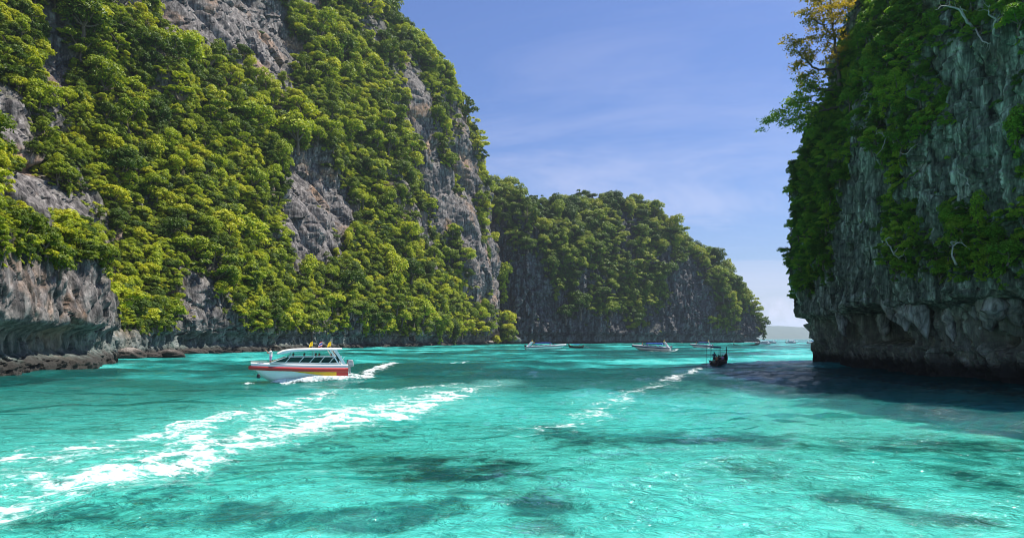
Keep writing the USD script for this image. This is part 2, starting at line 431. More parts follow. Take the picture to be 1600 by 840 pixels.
near = (fy > 5) & (fy < 75) & (fx < 6) & (fx > -40)
mid_line = (LOW + UPP) / 2
aer = np.zeros(len(fx))
half = np.interp(fy[near], mid_line[:, 1], np.linalg.norm(LOW - UPP, axis=1) / 2)
aer[near] = np.exp(-(poly_dist(np.stack([fx, fy], 1)[near], mid_line) / (half * 0.95 + 0.4)) ** 4) * 0.75
mat('sea_water', {
    'g': ('geometry', {}), 'tone': ('attribute', dict(attribute='tone')), 'deep': ('attribute', dict(attribute='deep')), 'aer': ('attribute', dict(attribute='aer')),
    'm1': ('mapping', dict(mapping_type='point', rotation=(0, 0, 0.5), scale=(0.75, 1.15, 1.0))),
    'na': ('noise_texture', dict(scale=0.6, detail=4.0, roughness=0.6, distortion=0.5)),
    'nb': ('noise_texture', dict(scale=2.4, detail=4.0, roughness=0.62, distortion=0.5)),
    'ra': ('math', dict(math_type='subtract', value2=0.5)), 'raa': ('math', dict(math_type='absolute')),
    'nl': ('noise_texture', dict(scale=0.07, detail=3.0, roughness=0.6)), 'lm': ('map_range', dict(range_type='smoothstep', from_min=0.36, from_max=0.62, to_min=0.35, to_max=1.25, clamp=True)), 'hx': ('math', dict(math_type='multiply')),
    'hb': ('math', dict(math_type='multiply_add', value2=0.28)), 'ha': ('math', dict(math_type='multiply', value2=0.9)),
    'b': ('bump', dict(strength=1.0, distance=0.8)),
    'dot': ('vector_math', dict(math_type='dot_product')),
    'abs': ('math', dict(math_type='absolute')),
    'inv': ('math', dict(math_type='subtract', value1=1.0, use_clamp=True)),
    'pw': ('math', dict(math_type='power', value2=5.0)),
    'fr': ('math', dict(math_type='multiply_add', value2=0.52, value3=0.02)),
    'tn': ('math', dict(math_type='multiply_add', value2=1.15, value3=-0.48)), 'tn2': ('math', dict(math_type='add', use_clamp=True)),
    'cr': ('rgb_ramp', dict(ramp=[(0.0, (0.005, 0.065, 0.06)), (0.3, (0.011, 0.155, 0.14)), (0.62, (0.04, 0.38, 0.35)), (1.0, (0.20, 0.70, 0.65))])),
    'ca': ('mix', dict(mix_type='mix', color2=(0.25, 0.72, 0.64))), 'af': ('math', dict(math_type='multiply')),
    'df': ('diffuse_bsdf', {}),
    'tp': ('transparent_bsdf', dict(color=(0.33, 0.89, 0.88))),
    'gl': ('glossy_bsdf', dict(color=(1, 1, 1), roughness=0.06)),
    'body': ('mix_closure', {}), 'out': ('mix_closure', {}),
}, [('g.position', 'm1.vector'), ('m1.vector', 'na.vector'), ('m1.vector', 'nb.vector'),
    ('na.fac', 'ra.value1'), ('ra.value', 'raa.value1'), ('raa.value', 'ha.value1'), ('nb.fac', 'hb.value1'), ('ha.value', 'hb.value3'), ('g.position', 'nl.vector'), ('nl.fac', 'lm.value'), ('hb.value', 'hx.value1'), ('lm.result', 'hx.value2'), ('hx.value', 'b.height'),
    ('g.incoming', 'dot.vector1'), ('b.normal', 'dot.vector2'), ('dot.value', 'abs.value1'), ('abs.value', 'inv.value2'), ('inv.value', 'pw.value1'), ('pw.value', 'fr.value1'),
    ('hb.value', 'tn.value1'), ('tn.value', 'tn2.value1'), ('tone.fac', 'tn2.value2'), ('tn2.value', 'cr.fac'),
    ('cr.color', 'ca.color1'), ('aer.fac', 'af.value1'), ('nb.fac', 'af.value2'), ('af.value', 'ca.fac'), ('ca.color', 'df.color'), ('b.normal', 'df.normal'), ('b.normal', 'gl.normal'),
    ('deep.fac', 'body.fac'), ('tp.BSDF', 'body.closure1'), ('df.BSDF', 'body.closure2'),
    ('fr.value', 'out.fac'), ('body.closure', 'out.closure1'), ('gl.BSDF', 'out.closure2')], surface='out.closure')

water = usdkit.mesh(stage, '/World/sea_water', (wv, wf), M('sea_water'), smooth=True).GetPrim()
tag(water, 'clear turquoise lagoon water with small ripples', kind='structure')
primvar(water, 'tone', np.clip(tone, 0, 1)); primvar(water, 'deep', deep); primvar(water, 'aer', aer)
BED = 1.3
ba = np.r_[np.linspace(-PI, -.75, 40)[:-1], np.linspace(-.75, .75, 420), np.linspace(.75, PI, 40)[1:]]
br = np.r_[0.0, 2.0 * (9000 / 2.0) ** np.linspace(0, 1, 520)]
BR, BA = np.meshgrid(br, ba, indexing='ij')
bx, by = (BR * np.sin(BA)).ravel(), (BR * np.cos(BA)).ravel()
PB = np.stack([bx, by, 0 * bx], 1)
bz = -BED - 0.25 * nz(PB, 0.12, 51, 3) * np.clip(60 / np.maximum(np.hypot(bx, by), 1), 0, 1) - 6.0 * sstep(by, 60, 400)
REEFS = [(700, 735, 70, 26, 1), (640, 800, 60, 20, .6), (500, 805, 150, 16, .9), (870, 805, 70, 34, 1), (1060, 682, 75, 10, 1), (1180, 690, 60, 14, .9), (1170, 725, 70, 12, .8), (1395, 785, 60, 28, 1.1),
         (1500, 700, 120, 22, .7), (1330, 690, 90, 10, .6), (1560, 760, 60, 40, .7), (890, 680, 60, 18, .8), (600, 720, 120, 12, .6), (820, 740, 60, 10, .5), (1480, 825, 90, 14, .7), (300, 815, 160, 14, .6), (60, 820, 90, 14, .5)]
reef = np.zeros(len(bx))
dx = nz(PB, 0.35, 61, 4) * 3.2; dy = nz(PB, 0.35, 62, 4) * 3.2
for cx, cy, rx, ry, wgt in REEFS:
    q = lambda yy: (H0 + BED) * F / (yy - HZ)
    c = np.array([(cx - 800) * q(cy) / F, q(cy)])
    reef += wgt * np.exp(-(((bx + dx - c[0]) / (rx * q(cy) / F)) ** 2 + ((by + dy - c[1]) / (abs(q(cy - ry) - q(cy + ry)) / 2)) ** 2))
mat('sea_bed', {
    'g': ('geometry', {}), 'reef': ('attribute', dict(attribute='reef')),
    'n1': ('noise_texture', dict(scale=0.7, detail=8.0, roughness=0.74, distortion=0.8)), 'n2': ('noise_texture', dict(scale=0.16, detail=5.0, roughness=0.6)),
    's': ('math', dict(math_type='multiply_add', value2=1.5, value3=-0.80)), 's1': ('math', dict(math_type='multiply_add', value2=0.55)), 's2': ('math', dict(math_type='multiply_add', value2=0.50)),
    'r': ('rgb_ramp', dict(ramp=[(0.0, (0.84, 0.82, 0.72)), (0.30, (0.66, 0.66, 0.56)), (0.46, (0.32, 0.35, 0.27)), (0.66, (0.030, 0.05, 0.04)), (1.0, (0.03, 0.05, 0.04))])),
    'mw': ('mapping', dict(mapping_type='point', scale=(0.9, 1.3, 1.0))),
    'w': ('noise_texture', dict(scale=0.8, detail=5.0, roughness=0.6, distortion=0.9)), 'w1': ('math', dict(math_type='subtract', value2=0.5)), 'w2': ('math', dict(math_type='absolute')),
    'b': ('bump', dict(strength=1.0, distance=1.3)),
    'p': ('principled_bsdf', dict(roughness=0.95, specular_ior_level=0.1)),
}, [('g.position', 'n1.vector'), ('g.position', 'n2.vector'), ('n1.fac', 's.value1'), ('n2.fac', 's1.value1'), ('s.value', 's1.value3'), ('reef.fac', 's2.value1'), ('s1.value', 's2.value3'), ('s2.value', 'r.fac'),
    ('r.color', 'p.base_color'), ('g.position', 'mw.vector'), ('mw.vector', 'w.vector'), ('w.fac', 'w1.value1'), ('w1.value', 'w2.value1'), ('w2.value', 'b.height'), ('b.normal', 'p.normal')])

bed = usdkit.mesh(stage, '/World/sea_bed', (np.stack([bx, by, bz], 1), grid_faces(len(br), len(ba))[:, ::-1]), M('sea_bed'), smooth=True).GetPrim()
tag(bed, 'pale sandy sea bed with dark coral patches under the water', kind='structure')
primvar(bed, 'reef', reef)
# ------------------------------------------------------------------ foam
mat('sea_foam', {
    'g': ('geometry', {}), 'n': ('noise_texture', dict(scale=2.3, detail=9.0, roughness=0.78, distortion=1.6)), 'fo': ('attribute', dict(attribute='froth')),
    'a': ('math', dict(math_type='add')), 'r': ('map_range', dict(range_type='smoothstep', from_min=0.50, from_max=0.78, to_min=0.0, to_max=1.0, clamp=True)),
    't': ('transparent_bsdf', {}), 'd': ('diffuse_bsdf', dict(color=(0.74, 0.80, 0.80))), 'm': ('mix_closure', {}),
}, [('g.position', 'n.vector'), ('n.fac', 'a.value1'), ('fo.fac', 'a.value2'), ('a.value', 'r.value'), ('r.result', 'm.fac'), ('t.BSDF', 'm.closure1'), ('d.BSDF', 'm.closure2')], surface='m.closure')


def foam_sheet(name, label, X, Y, level, lift=0.012, extra=None, boost=0.0):
    """X, Y, level (n, m): lace cut from a grid laid on the waves; level 0..1 is how much foam"""
    P = np.stack([X, Y, 0 * X], -1)
    w = np.stack([nz(P, 0.7, 71, 3), nz(P, 0.7, 72, 3), 0 * X], -1)
    lace = ridge(P + w * 0.9, (0.85, 1.2, 1), 73, 4)
    froth = 1.25 * (lace - 0.70) + 0.30 * nz(P, 2.6, 75, 3) + (np.minimum(level, 1.0) - 0.66) * 0.85 + boost
    Z = wave_h(X, Y) + lift + 0.05 * np.clip(froth, 0, 1) * (0.4 + noise(P * 6, 77)) + (0 if extra is None else extra)
    v = np.stack([X, Y, Z], -1).reshape(-1, 3)
    f = grid_faces(*X.shape)
    fr = froth.ravel()
    f = f[fr[f].max(1) > -0.45]
    keep, inv = np.unique(f, return_inverse=True)
    f = inv.reshape(f.shape)
    v = v[keep]
    if vnormals(v, f)[:, 2].mean() < 0:
        f = f[:, ::-1]
    g = usdkit.mesh(stage, numbered('/World/' + name), (v, f), M('sea_foam'), smooth=True).GetPrim()
    primvar(g, 'froth', np.clip(fr[keep], -.6, .62) * 0.36)
    tag(g, label, kind='stuff')
    return g


from scipy.interpolate import PchipInterpolator
n_s, n_t = 1300, 260
s0 = np.linspace(0, 1, len(LOW))
cs = lambda pts, s: np.stack([PchipInterpolator(s0, pts[:, k])(s) for k in (0, 1)], -1)
ss = np.linspace(0, 1, n_s)
lo, up = cs(LOW, ss), cs(UPP, ss)
tt = np.linspace(-0.35, 1.3, n_t)
XY = lo[:, None] * (1 - tt[None, :, None]) + up[:, None] * tt[None, :, None]
S, T = np.meshgrid(ss, tt, indexing='ij')
mean = 0.10 * nz(np.stack([S * 14, T * 0, T * 0], -1), 1.0, 81, 2)
lv = 1.15 * np.exp(-((T - 0.06 + mean) / (0.26)) ** 2) * (0.65 + 0.5 * noise(np.stack([S * 22, T * 2, 0 * S], -1), 82)) \
    + 1.0 * np.exp(-((T - 0.93 - mean) / 0.19) ** 2) * (1.05 - 0.35 * S) * (0.55 + 0.6 * noise(np.stack([S * 25, T * 2, 0 * S], -1), 83)) \
    + 0.86 * (1 - S * 0.30) * np.clip(1 - np.abs(T - 0.5) * 1.7, 0, 1) * (0.5 + noise(np.stack([S * 16, T * 4, 0 * S], -1), 84))
lv *= 1.0 - 0.5 * sstep(S, 0.86, 1.0)
foam_sheet('wake_foam', 'broad white lacy wake foam crossing the left foreground water', XY[..., 0], XY[..., 1], lv)


def trail(name, label, pts, widths, levels, n=500, m=60, extra=None, lift=0.012, boost=0.0):
    p = np.array(pts); k = np.linspace(0, 1, len(p)); u = np.linspace(0, 1, n)
    c = np.stack([PchipInterpolator(k, p[:, i])(u) for i in (0, 1)], 1)
    t = np.gradient(c, axis=0); t /= np.linalg.norm(t, axis=1, keepdims=True)
    nrm = np.stack([-t[:, 1], t[:, 0]], 1)
    w = np.interp(u, k, widths); L = np.interp(u, k, levels)
    a = np.linspace(-1, 1, m)
    xy = c[:, None] + nrm[:, None] * (a[None, :, None] * w[:, None, None])
    lev = L[:, None] * np.exp(-(a[None] / 0.6) ** 2)
    return foam_sheet(name, label, xy[..., 0], xy[..., 1], lev, lift, extra if extra is None else extra(u[:, None], a[None]), boost)


W = onwater
trail('wake_foam', 'thin broken foam trail running back from the dark longtail boat', [W(1112, 572), W(1085, 582), W(1040, 597), W(990, 617), W(935, 642), W(885, 658), W(850, 668), W(820, 690)],
      [0.9, 1.7, 2.4, 2.8, 3.0, 3.2, 3.2, 2.6], [1.1, 0.92, 0.82, 0.70, 0.76, 0.74, 0.62, 0.35])

# ------------------------------------------------------------------ cliffs
def cliff(base, nu, T, prof, sigma, disp, close=None, u_weight=None):
    """base: plan points of the waterline; T: profile parameters; prof(un, T) -> (inward offset, height) arrays (nu, nt); disp(p, un, t) -> outward push.
    Returns v (nu, nt, 3), un, outward normals in plan."""
    p, s = smooth_curve(base, 3000)
    w = np.ones(3000) if u_weight is None else u_weight(p)
    cum = np.r_[0, np.cumsum((w[1:] + w[:-1]) / 2)]
    pick = np.interp(np.linspace(0, cum[-1], nu), cum, np.arange(3000))
    ds = s[1] - s[0]
    t = np.gradient(p[:, :2], axis=0)
    t = gaussian_filter1d(t, sigma / ds, axis=0, mode='nearest'); t /= np.linalg.norm(t, axis=1, keepdims=True)
    inw = np.stack([-t[:, 1], t[:, 0]], 1)               # land lies to the left of the direction of travel
    I = lambda a: np.stack([np.interp(pick, np.arange(3000), a[:, k]) for k in range(a.shape[1])], 1)
    pb, iw = I(p), I(inw)
    r, z = prof(pb, np.asarray(T))
    v = np.empty((nu, len(T), 3))
    v[..., :2] = pb[:, None, :2] + iw[:, None] * r[..., None]
    v[..., 2] = z
    d = disp(v, pb)
    v[..., :2] -= iw[:, None] * d[..., None]
    return v, pb, iw


def px_of(v):
    y = np.maximum(v[..., 1], 1.0)
    return 800 + v[..., 0] * F / y, HZ - (v[..., 2] - H0) * F / y


def blobs(v, items):
    X, Y = px_of(v)
    out = np.zeros(X.shape)
    for cx, cy, rx, ry, w in items:
        out += np.where(w < 0, 1.45, 1.25) * w * np.exp(-(((X - cx) / rx) ** 2 + ((Y - cy) / ry) ** 2))
    return out


def blocks(v, n, seed, w, squash=0.55):
    """fractured rock: each cell of a random split of the surface gets its own push, with a crack along its edges; returns (push -1..1, crack 0..1)"""
    from scipy.spatial import cKDTree
    r = np.random.default_rng(seed)
    flat = v.reshape(-1, 3)
    c = flat[r.choice(len(flat), n, replace=False)] + r.normal(0, .3, (n, 3))
    wob = np.stack([nz(flat, .21, seed, 2), nz(flat, .23, seed + 1, 2), nz(flat, .25, seed + 2, 2)], 1)
    k = np.array([1, 1, squash])
    q = flat + wob * w
    d, i = cKDTree(c * k).query(q * k, k=2, workers=-1)
    push = r.uniform(-1, 1, n)[i[:, 0]]
    tilt = ((q - c[i[:, 0]]) * r.normal(0, .5, (n, 3))[i[:, 0]]).sum(1) / (d[:, 0] + d[:, 1] + 1e-6)
    edge = (d[:, 1] - d[:, 0]) / (d[:, 1] + d[:, 0] + 1e-9)
    return (push + tilt).reshape(v.shape[:2]), np.exp(-(edge / .07) ** 2).reshape(v.shape[:2])


def base_from(pix):
    return [onwater(x, y) for x, y in pix]


# ---- left cliff: runs away from the camera; land on the left
lb = [(-150, -40), (-98, 0), (-72, 28), (-60, 50)] + [tuple(q) for q in base_from([(0, 588), (80, 579), (150, 573), (172, 566)])] + [(-77, 122), (-83, 141)] + [tuple(q) for q in base_from([(290, 553), (400, 550), (520, 545), (650, 541), (740, 538.3)])] \
    + [(-10.5, 547), (-15, 575), (-45, 610), (-110, 640), (-220, 670)]
corner_r = PchipInterpolator([0, 40, 142, 182, 234, 281, 330], [0, 0, 16, 32, 64, 108, 200])


def left_prof(pb, t):
    Y = pb[:, 1:2]
    H = np.interp(Y, [-40, 0, 80, 200, 400, 547, 640], [90, 110, 150, 230, 300, 330, 300])
    z = -4 + (H + 4) * t[None] ** 1.35
    slope = np.interp(Y, [0, 70, 100, 118, 145, 182, 230, 300, 420, 520], [.55, .55, .60, .75, .72, .50, .42, .40, .26, .1])
    on = np.interp(Y, [0, 90, 112, 125, 170, 200, 300, 450], [17, 17, 14, 3, 6, 12, 14, 20])
    zz = np.maximum(z, 0)
    r = slope * np.maximum(zz - on, 0) + 0.08 * zz
    k = sstep(Y, 380, 520)
    r = r * (1 - k) + corner_r(np.minimum(zz, 330)) * k
    depth = np.interp(Y, [0, 105, 118, 150, 190, 260, 547], [3.4, 3.4, 0.6, 0.6, 2.6, 2.8, 3.0])
    r = r + depth * (np.exp(-((zz - 3.6) / 2.2) ** 4) + 0.25 * np.exp(-(zz / 1.2) ** 2))
    return r, z


def left_disp(v, pb):
    D = np.maximum(v[..., 1], 40)
    sc = np.clip(D / 170, 0.55, 2.2)[..., None]             # forms grow with the size of the wall they belong to
    p = v * [1, 1, 0.55]
    zz = np.maximum(v[..., 2], 0)
    grow = sstep(zz, 2, 25)
    a = 7.0 * nz(p, 0.024, 1, 2) * grow * np.clip(D / 170, .5, 1.6)
    b = 3.2 * nz(v * [1, 1, 0.6], 0.075, 2, 2) * (0.35 + 0.65 * grow)
    c = 1.6 * (ridge(v * [1, 1, 0.22], 0.16, 3, 3) - 0.5)
    d = 0.9 * (ridge(v * [1, 1, 0.5], 0.5, 4, 2) - 0.5) * np.clip(170 / D, 0.3, 1.3)
    led = 1.6 * np.abs(nz(np.stack([v[..., 0] * .05, v[..., 1] * .05, v[..., 2] * 0.11], -1), 1.0, 5, 3)) * (0.3 + grow)
    g = np.abs(nz(v * [1, 1, 0.1], 0.055, 6, 1))
    gul = -5.0 * np.exp(-(g / 0.10) ** 2) * grow
    k1, e1 = blocks(v, 2600, 111, 1.2); k2, e2 = blocks(v, 16000, 112, .5, .8)
    s_ = np.clip(D / 150, .5, 2.4)
    return a + b + c * 0.9 + d * .7 + led + gul + s_ * (.75 * k1 - .7 * e1 + .28 * k2 - .28 * e2)


T_left = np.r_[np.linspace(0, 0.115, 70), np.linspace(0.115, 1.0, 400)[1:]]
vl, pbl, iwl = cliff(lb, 860, T_left, left_prof, 26, left_disp, u_weight=lambda p: np.where((p[:, 1] > 60) & (p[:, 0] < 0), 1 / np.clip(p[:, 1], 60, 420) ** 0.9, 0.0012) * np.where(p[:, 1] > 560, 0.4, 1))
left_veg_blobs = [(85, 130, 26, 70, -1.7), (25, 190, 20, 50, -1.2), (30, 300, 50, 36, -1.4), (100, 330, 36, 20, -.9), (60, 445, 120, 34, -1.3), (70, 530, 130, 60, -1.6), (350, 20, 55, 38, -1.9), (255, 65, 14, 40, -.6), (335, 155, 24, 20, -.7),
                  (475, 300, 46, 70, -1.3), (478, 370, 46, 55, -1.5), (210, 270, 14, 40, -.5), (650, 160, 22, 60, -.8), (680, 200, 22, 50, -.4), (690, 290, 26, 60, -.5), (735, 370, 22, 80, -.7), (768, 440, 14, 90, -1.0),
                  (690, 330, 14, 60, -.8), (540, 330, 16, 60, -.7), (130, 270, 20, 40, -.4), (230, 440, 60, 90, .8), (210, 500, 40, 50, .9), (400, 430, 80, 70, .5), (600, 430, 90, 70, .7), (560, 190, 90, 100, .5), (640, 510, 60, 20, .3),
                  (420, 60, 20, 60, -.5), (120, 100, 60, 60, .3), (250, 200, 120, 60, .4)]


def veg_of(v, nrm, items, seed, z_lo, bias, f=0.035):
    n = nz(v * [1, 1, 0.36], f, seed, 4)
    val = bias + 2.5 * n + 1.35 * (nrm[..., 2] - 0.22) + blobs(v, items)
    low = sstep(v[..., 2], z_lo[0], z_lo[1])
    return np.clip(0.5 + 0.9 * val, 0, 1) * low


def build_cliff(name, label, v, material, items, seed, z_lo, bias, f=0.035, flip=False):
    nu, nt = v.shape[:2]
    faces = grid_faces(nu, nt)
    flat = v.reshape(-1, 3)
    if flip:
        faces = faces[:, ::-1]
    nrm = vnormals(flat, faces)
    veg = veg_of(flat, nrm, items, seed, z_lo, bias, f)
    g = usdkit.mesh(stage, numbered('/World/' + name), (flat, faces), M(material), smooth=35).GetPrim()
    n_out = len(UsdGeom.Mesh(g).GetPointsAttr().Get())
    if n_out != len(flat):                                  # smoothing by angle splits vertices
        from scipy.spatial import cKDTree
        pts = np.array(UsdGeom.Mesh(g).GetPointsAttr().Get())
        primvar(g, 'veg', veg[cKDTree(flat).query(pts)[1]])
    else:
        primvar(g, 'veg', veg)
    tag(g, label, kind='structure')
    return flat, faces, nrm, veg


orient = lambda v, f: f
# the walls run so that land is on the left: outward faces need this winding
L = build_cliff('limestone_cliff', 'huge left limestone cliff overgrown with bright green jungle', vl, 'cliff_limestone', left_veg_blobs, 91, (4.5, 8.0), 0.02, flip=False)

# ---- far island with a domed top
sil = np.array([(700, 285), (745, 285), (757, 292), (772, 305), (788, 318), (800, 330), (815, 318), (830, 312), (842, 318), (870, 322), (900, 318), (930, 314), (960, 311), (985, 316), (1000, 328), (1025, 355), (1060, 376), (1090, 396), (1130, 424), (1150, 444), (1160, 468), (1176, 486), (1184, 500), (1186, 522), (1240, 528)], float)
ib = [(-190, 640), (-120, 600), (-50, 575), (0, 562), (57, 588), (123, 640), (196, 690), (262, 742), (280, 760), (290, 785), (282, 815), (240, 840), (150, 860)]
PX_I = PchipInterpolator([0, .05, .22, .38, .52, .66, .8, .92, 1.0, 1.12, 1.3], [0, 0, 3, 6, 12, 22, 38, 58, 80, 130, 190])
PZ_I = PchipInterpolator([0, .05, .22, .38, .52, .66, .8, .92, 1.0, 1.12, 1.3], [-.03, 0.03, .25, .45, .62, .78, .90, .97, 1.0, .93, .5])


def island_prof(pb, t):
    X0, Y0 = pb[:, 0], pb[:, 1]
    px_b = 800 + X0 * F / Y0
    k = np.interp(px_b, [700, 1040, 1150, 1200], [1.0, 0.85, 0.5, 0.12])
    # the ridge stands inland of the base: solve its height from the skyline seen there
    rx, ry = X0 - 45 * k, Y0 + 66 * k
    pr = 800 + rx * F / ry
    H = H0 + (HZ - np.interp(pr, sil[:, 0], sil[:, 1])) * ry / F - 5.5
    back = (Y0 > 775) | (X0 > 284)
    H = np.where(back, np.interp(Y0, [775, 860], [30, 22]), np.maximum(H, 14))
    H = gaussian_filter1d(H, 3)
    r = PX_I(t)[None] * k[:, None]
    z = PZ_I(t)[None] * H[:, None]
    zz = np.maximum(z, 0)
    r = r + 4.0 * np.exp(-((zz - 4.0) / 4.5) ** 4)
    return r, z


def island_disp(v, pb):
    zz = np.maximum(v[..., 2], 0); grow = sstep(zz, 3, 30)
    a = 7 * nz(v * [1, 1, .5], 0.02, 11, 2) * grow
    b = 4.0 * nz(v * [1, 1, .5], 0.055, 12, 2) * (0.3 + .7 * grow)
    c = 4.0 * (ridge(v * [1, 1, .16], 0.085, 13, 3) - 0.5)
    d = 1.6 * (ridge(v * [1, 1, .4], 0.25, 14, 2) - 0.5)
    k1, e1 = blocks(v, 2600, 121, 2.0, .4); k2, e2 = blocks(v, 16000, 122, 1.0, .6)
    return a + b * .7 + c * .7 + d * .7 + 2.0 * k1 - 2.2 * e1 + .7 * k2 - .8 * e2


vi, pbi, iwi = cliff(ib, 520, np.r_[np.linspace(0, 1.0, 230), np.linspace(1.0, 1.3, 25)[1:]], island_prof, 22, island_disp)
isl_blobs = [(880, 345, 16, 30, -.9), (1000, 400, 60, 50, -.3), (1065, 440, 45, 50, -.9), (1110, 480, 22, 40, -.8), (1010, 500, 80, 24, -.9), (1170, 510, 12, 25, -1.2), (1085, 385, 12, 14, -.5), (900, 520, 90, 14, -.6), (820, 430, 30, 80, -.3), (1140, 470, 20, 40, .7),
             (900, 330, 120, 20, .7), (860, 400, 50, 40, .4), (960, 470, 60, 40, .3), (1050, 360, 30, 20, .5), (1125, 430, 30, 20, .5)]
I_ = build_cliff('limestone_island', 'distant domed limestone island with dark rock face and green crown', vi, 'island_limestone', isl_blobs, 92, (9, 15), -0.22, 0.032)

# ---- right headland in shade, undercut at the waterline; land on the right
rb = [(155, 150), (115, 141), (84, 136), (65, 130), (56.5, 121), (53.2, 111), (51.4, 101), (48.8, 86), (47.6, 73), (48, 60), (50, 46), (55, 31), (66, 14), (87, -4), (127, -20)]


def right_prof(pb, t):
    H = np.interp(pb[:, 1], [-20, 30, 60, 85, 105, 140], [46, 43, 42, 50, 62, 60])[:, None]
    z = np.where(t[None] <= 1, -2.5 + (H + 2.5) * t[None] ** 1.12, H + (t[None] - 1) * 30)
    zz = np.maximum(z, 0)
    lean = 0.05 * np.maximum(zz - 8, 0) + 0.25 * np.maximum(zz - 32, 0)
    r = lean + np.where(t[None] > 1, (t[None] - 1) * 70, 0)
    return r, z


def right_disp(v, pb):
    zz = np.maximum(v[..., 2], 0)
    grow = sstep(zz, 7, 14)
    along = np.stack([v[..., 0], v[..., 1], 0 * zz], -1)
    ceil = 8.2 + 1.3 * nz(along, 0.12, 20, 2) + 0.6 * nz(along, 0.5, 28, 2)
    floor_ = 2.9 + 0.8 * nz(along, 0.25, 27, 2)
    inside = sstep(zz, floor_, floor_ + 1.2) * (1 - sstep(zz, ceil - 0.7, ceil + 0.2))
    cave = sstep(nz(v * [1, 1, .35], 0.16, 26, 2), -.28, .22)
    col = sstep(ridge(v * [1, 1, 0.14], 0.30, 21, 2), .66, .84)
    notch = -(0.8 + 5.2 * cave) * inside * (1 - 0.85 * col)
    base = 3.0 * sstep(zz, -.5, 8.0) + 1.3 * sstep(zz, ceil - 1.2, ceil + .5) + 0.7 * nz(v * [1, 1, .6], .5, 37, 3) * (1 - grow)
    a = 2.4 * nz(v * [1, 1, .5], 0.05, 22, 2) * grow
    b = 1.6 * (ridge(v * [1, 1, .16], 0.13, 23, 3) - 0.5) * (0.2 + grow)
    c = 0.9 * (ridge(v * [1, 1, .22], 0.42, 24, 3) - 0.5) * (0.5 + 0.5 * grow)
    d = 0.35 * (ridge(v * [1, 1, .5], 1.1, 25, 3) - 0.5)
    e = 0.6 * nz(v * [1, 1, 1.2], 0.35, 30, 3)
    g = np.abs(nz(v * [1, 1, 0.12], 0.14, 33, 3))
    crack = -1.3 * np.exp(-(g / 0.05) ** 2) * grow
    k1, e1 = blocks(v, 1600, 131, .9, .2); k2, e2 = blocks(v, 8000, 132, .35, .3); k3, e3 = blocks(v, 30000, 133, .15, .7)
    return notch + base + a + b + c + d + e + crack + (.50 * k1 - .45 * e1) + (.18 * k2 - .18 * e2) + (.07 * k3 - .07 * e3)


vr, pbr, iwr = cliff(rb[::-1][::-1], 620, np.r_[np.linspace(0, 0.2, 130), np.linspace(0.2, 1, 330)[1:], np.linspace(1, 1.8, 24)[1:]], right_prof, 5.0, right_disp,
                     u_weight=lambda p: np.where(p[:, 0] < 56, 1.0, 0.25) * np.where(p[:, 1] < 45, .5, 1))
right_blobs = [(1270, 330, 30, 160, 1.1), (1300, 200, 20, 60, .5), (1400, 60, 110, 70, 1.0), (1420, 180, 60, 60, .8), (1380, 140, 50, 90, .5), (1560, 30, 60, 40, .5), (1440, 420, 60, 50, .9), (1550, 400, 60, 50, .8), (1370, 350, 40, 30, .5), (1340, 420, 26, 120, -1.0), (1450, 300, 80, 60, -.3),
               (1560, 220, 50, 110, -.6), (1330, 250, 18, 120, -.7), (1385, 270, 30, 80, .6), (1480, 190, 40, 40, .3), (1300, 420, 20, 50, .5), (1530, 330, 40, 40, .7), (1420, 350, 24, 60, .7), (1420, 500, 200, 50, -2.0), (1500, 120, 60, 50, -.3)]
R_ = build_cliff('limestone_headland', 'shaded right limestone headland undercut above the water', vr, 'headland_limestone', right_blobs, 93, (8.6, 11), -0.26, 0.11)

# ---- far hills beyond the strait
hx = np.linspace(1900, 7600, 160)
hh = 195 + 42 * nz(np.stack([hx * .0011, 0 * hx, 0 * hx], 1), 1, 101, 3) - 0.03 * (hx - 3500)
hr = []
for t, zf, off in ((0, -.03, 0), (.2, .12, 130), (.5, .55, 560), (.75, .87, 900), (1, 1, 1300), (1.2, .8, 1900), (1.5, -.05, 3000)):
    q = np.stack([hx, 0 * hx + 8600 + off, hh * zf], 1)
    q[:, 2] += np.clip(q[:, 2] / 80, 0, 1) * 14 * nz(q, 0.01, 102, 3)
    hr.append(q)
hv = np.stack(hr, 0)
hills = usdkit.mesh(stage, '/World/distant_hills', (hv.reshape(-1, 3), grid_faces(*hv.shape[:2])[:, ::-1]), M('hill_forest'), smooth=True).GetPrim()
tag(hills, 'low hazy wooded hills on the horizon', kind='structure')

# ------------------------------------------------------------------ vegetation
def unit(a):
    return a / (np.linalg.norm(a, axis=-1, keepdims=True) + 1e-12)


def leaves(pos, nrm, size, r, aspect=0.55, droop=0.25):
    """one bent diamond of two triangles per leaf spray"""
    n = len(pos)
    t = unit(np.cross(nrm, r.normal(size=(n, 3))))
    b = np.cross(nrm, t)
    s = np.broadcast_to(size, (n,))[:, None]
    v = np.stack([pos - t * s, pos - b * s * aspect - nrm * s * droop, pos + t * s, pos + b * s * aspect - nrm * s * droop], 1).reshape(-1, 3)
    k = np.arange(n)[:, None] * 4
    return v, np.vstack([k + [0, 1, 2], k + [0, 2, 3]])


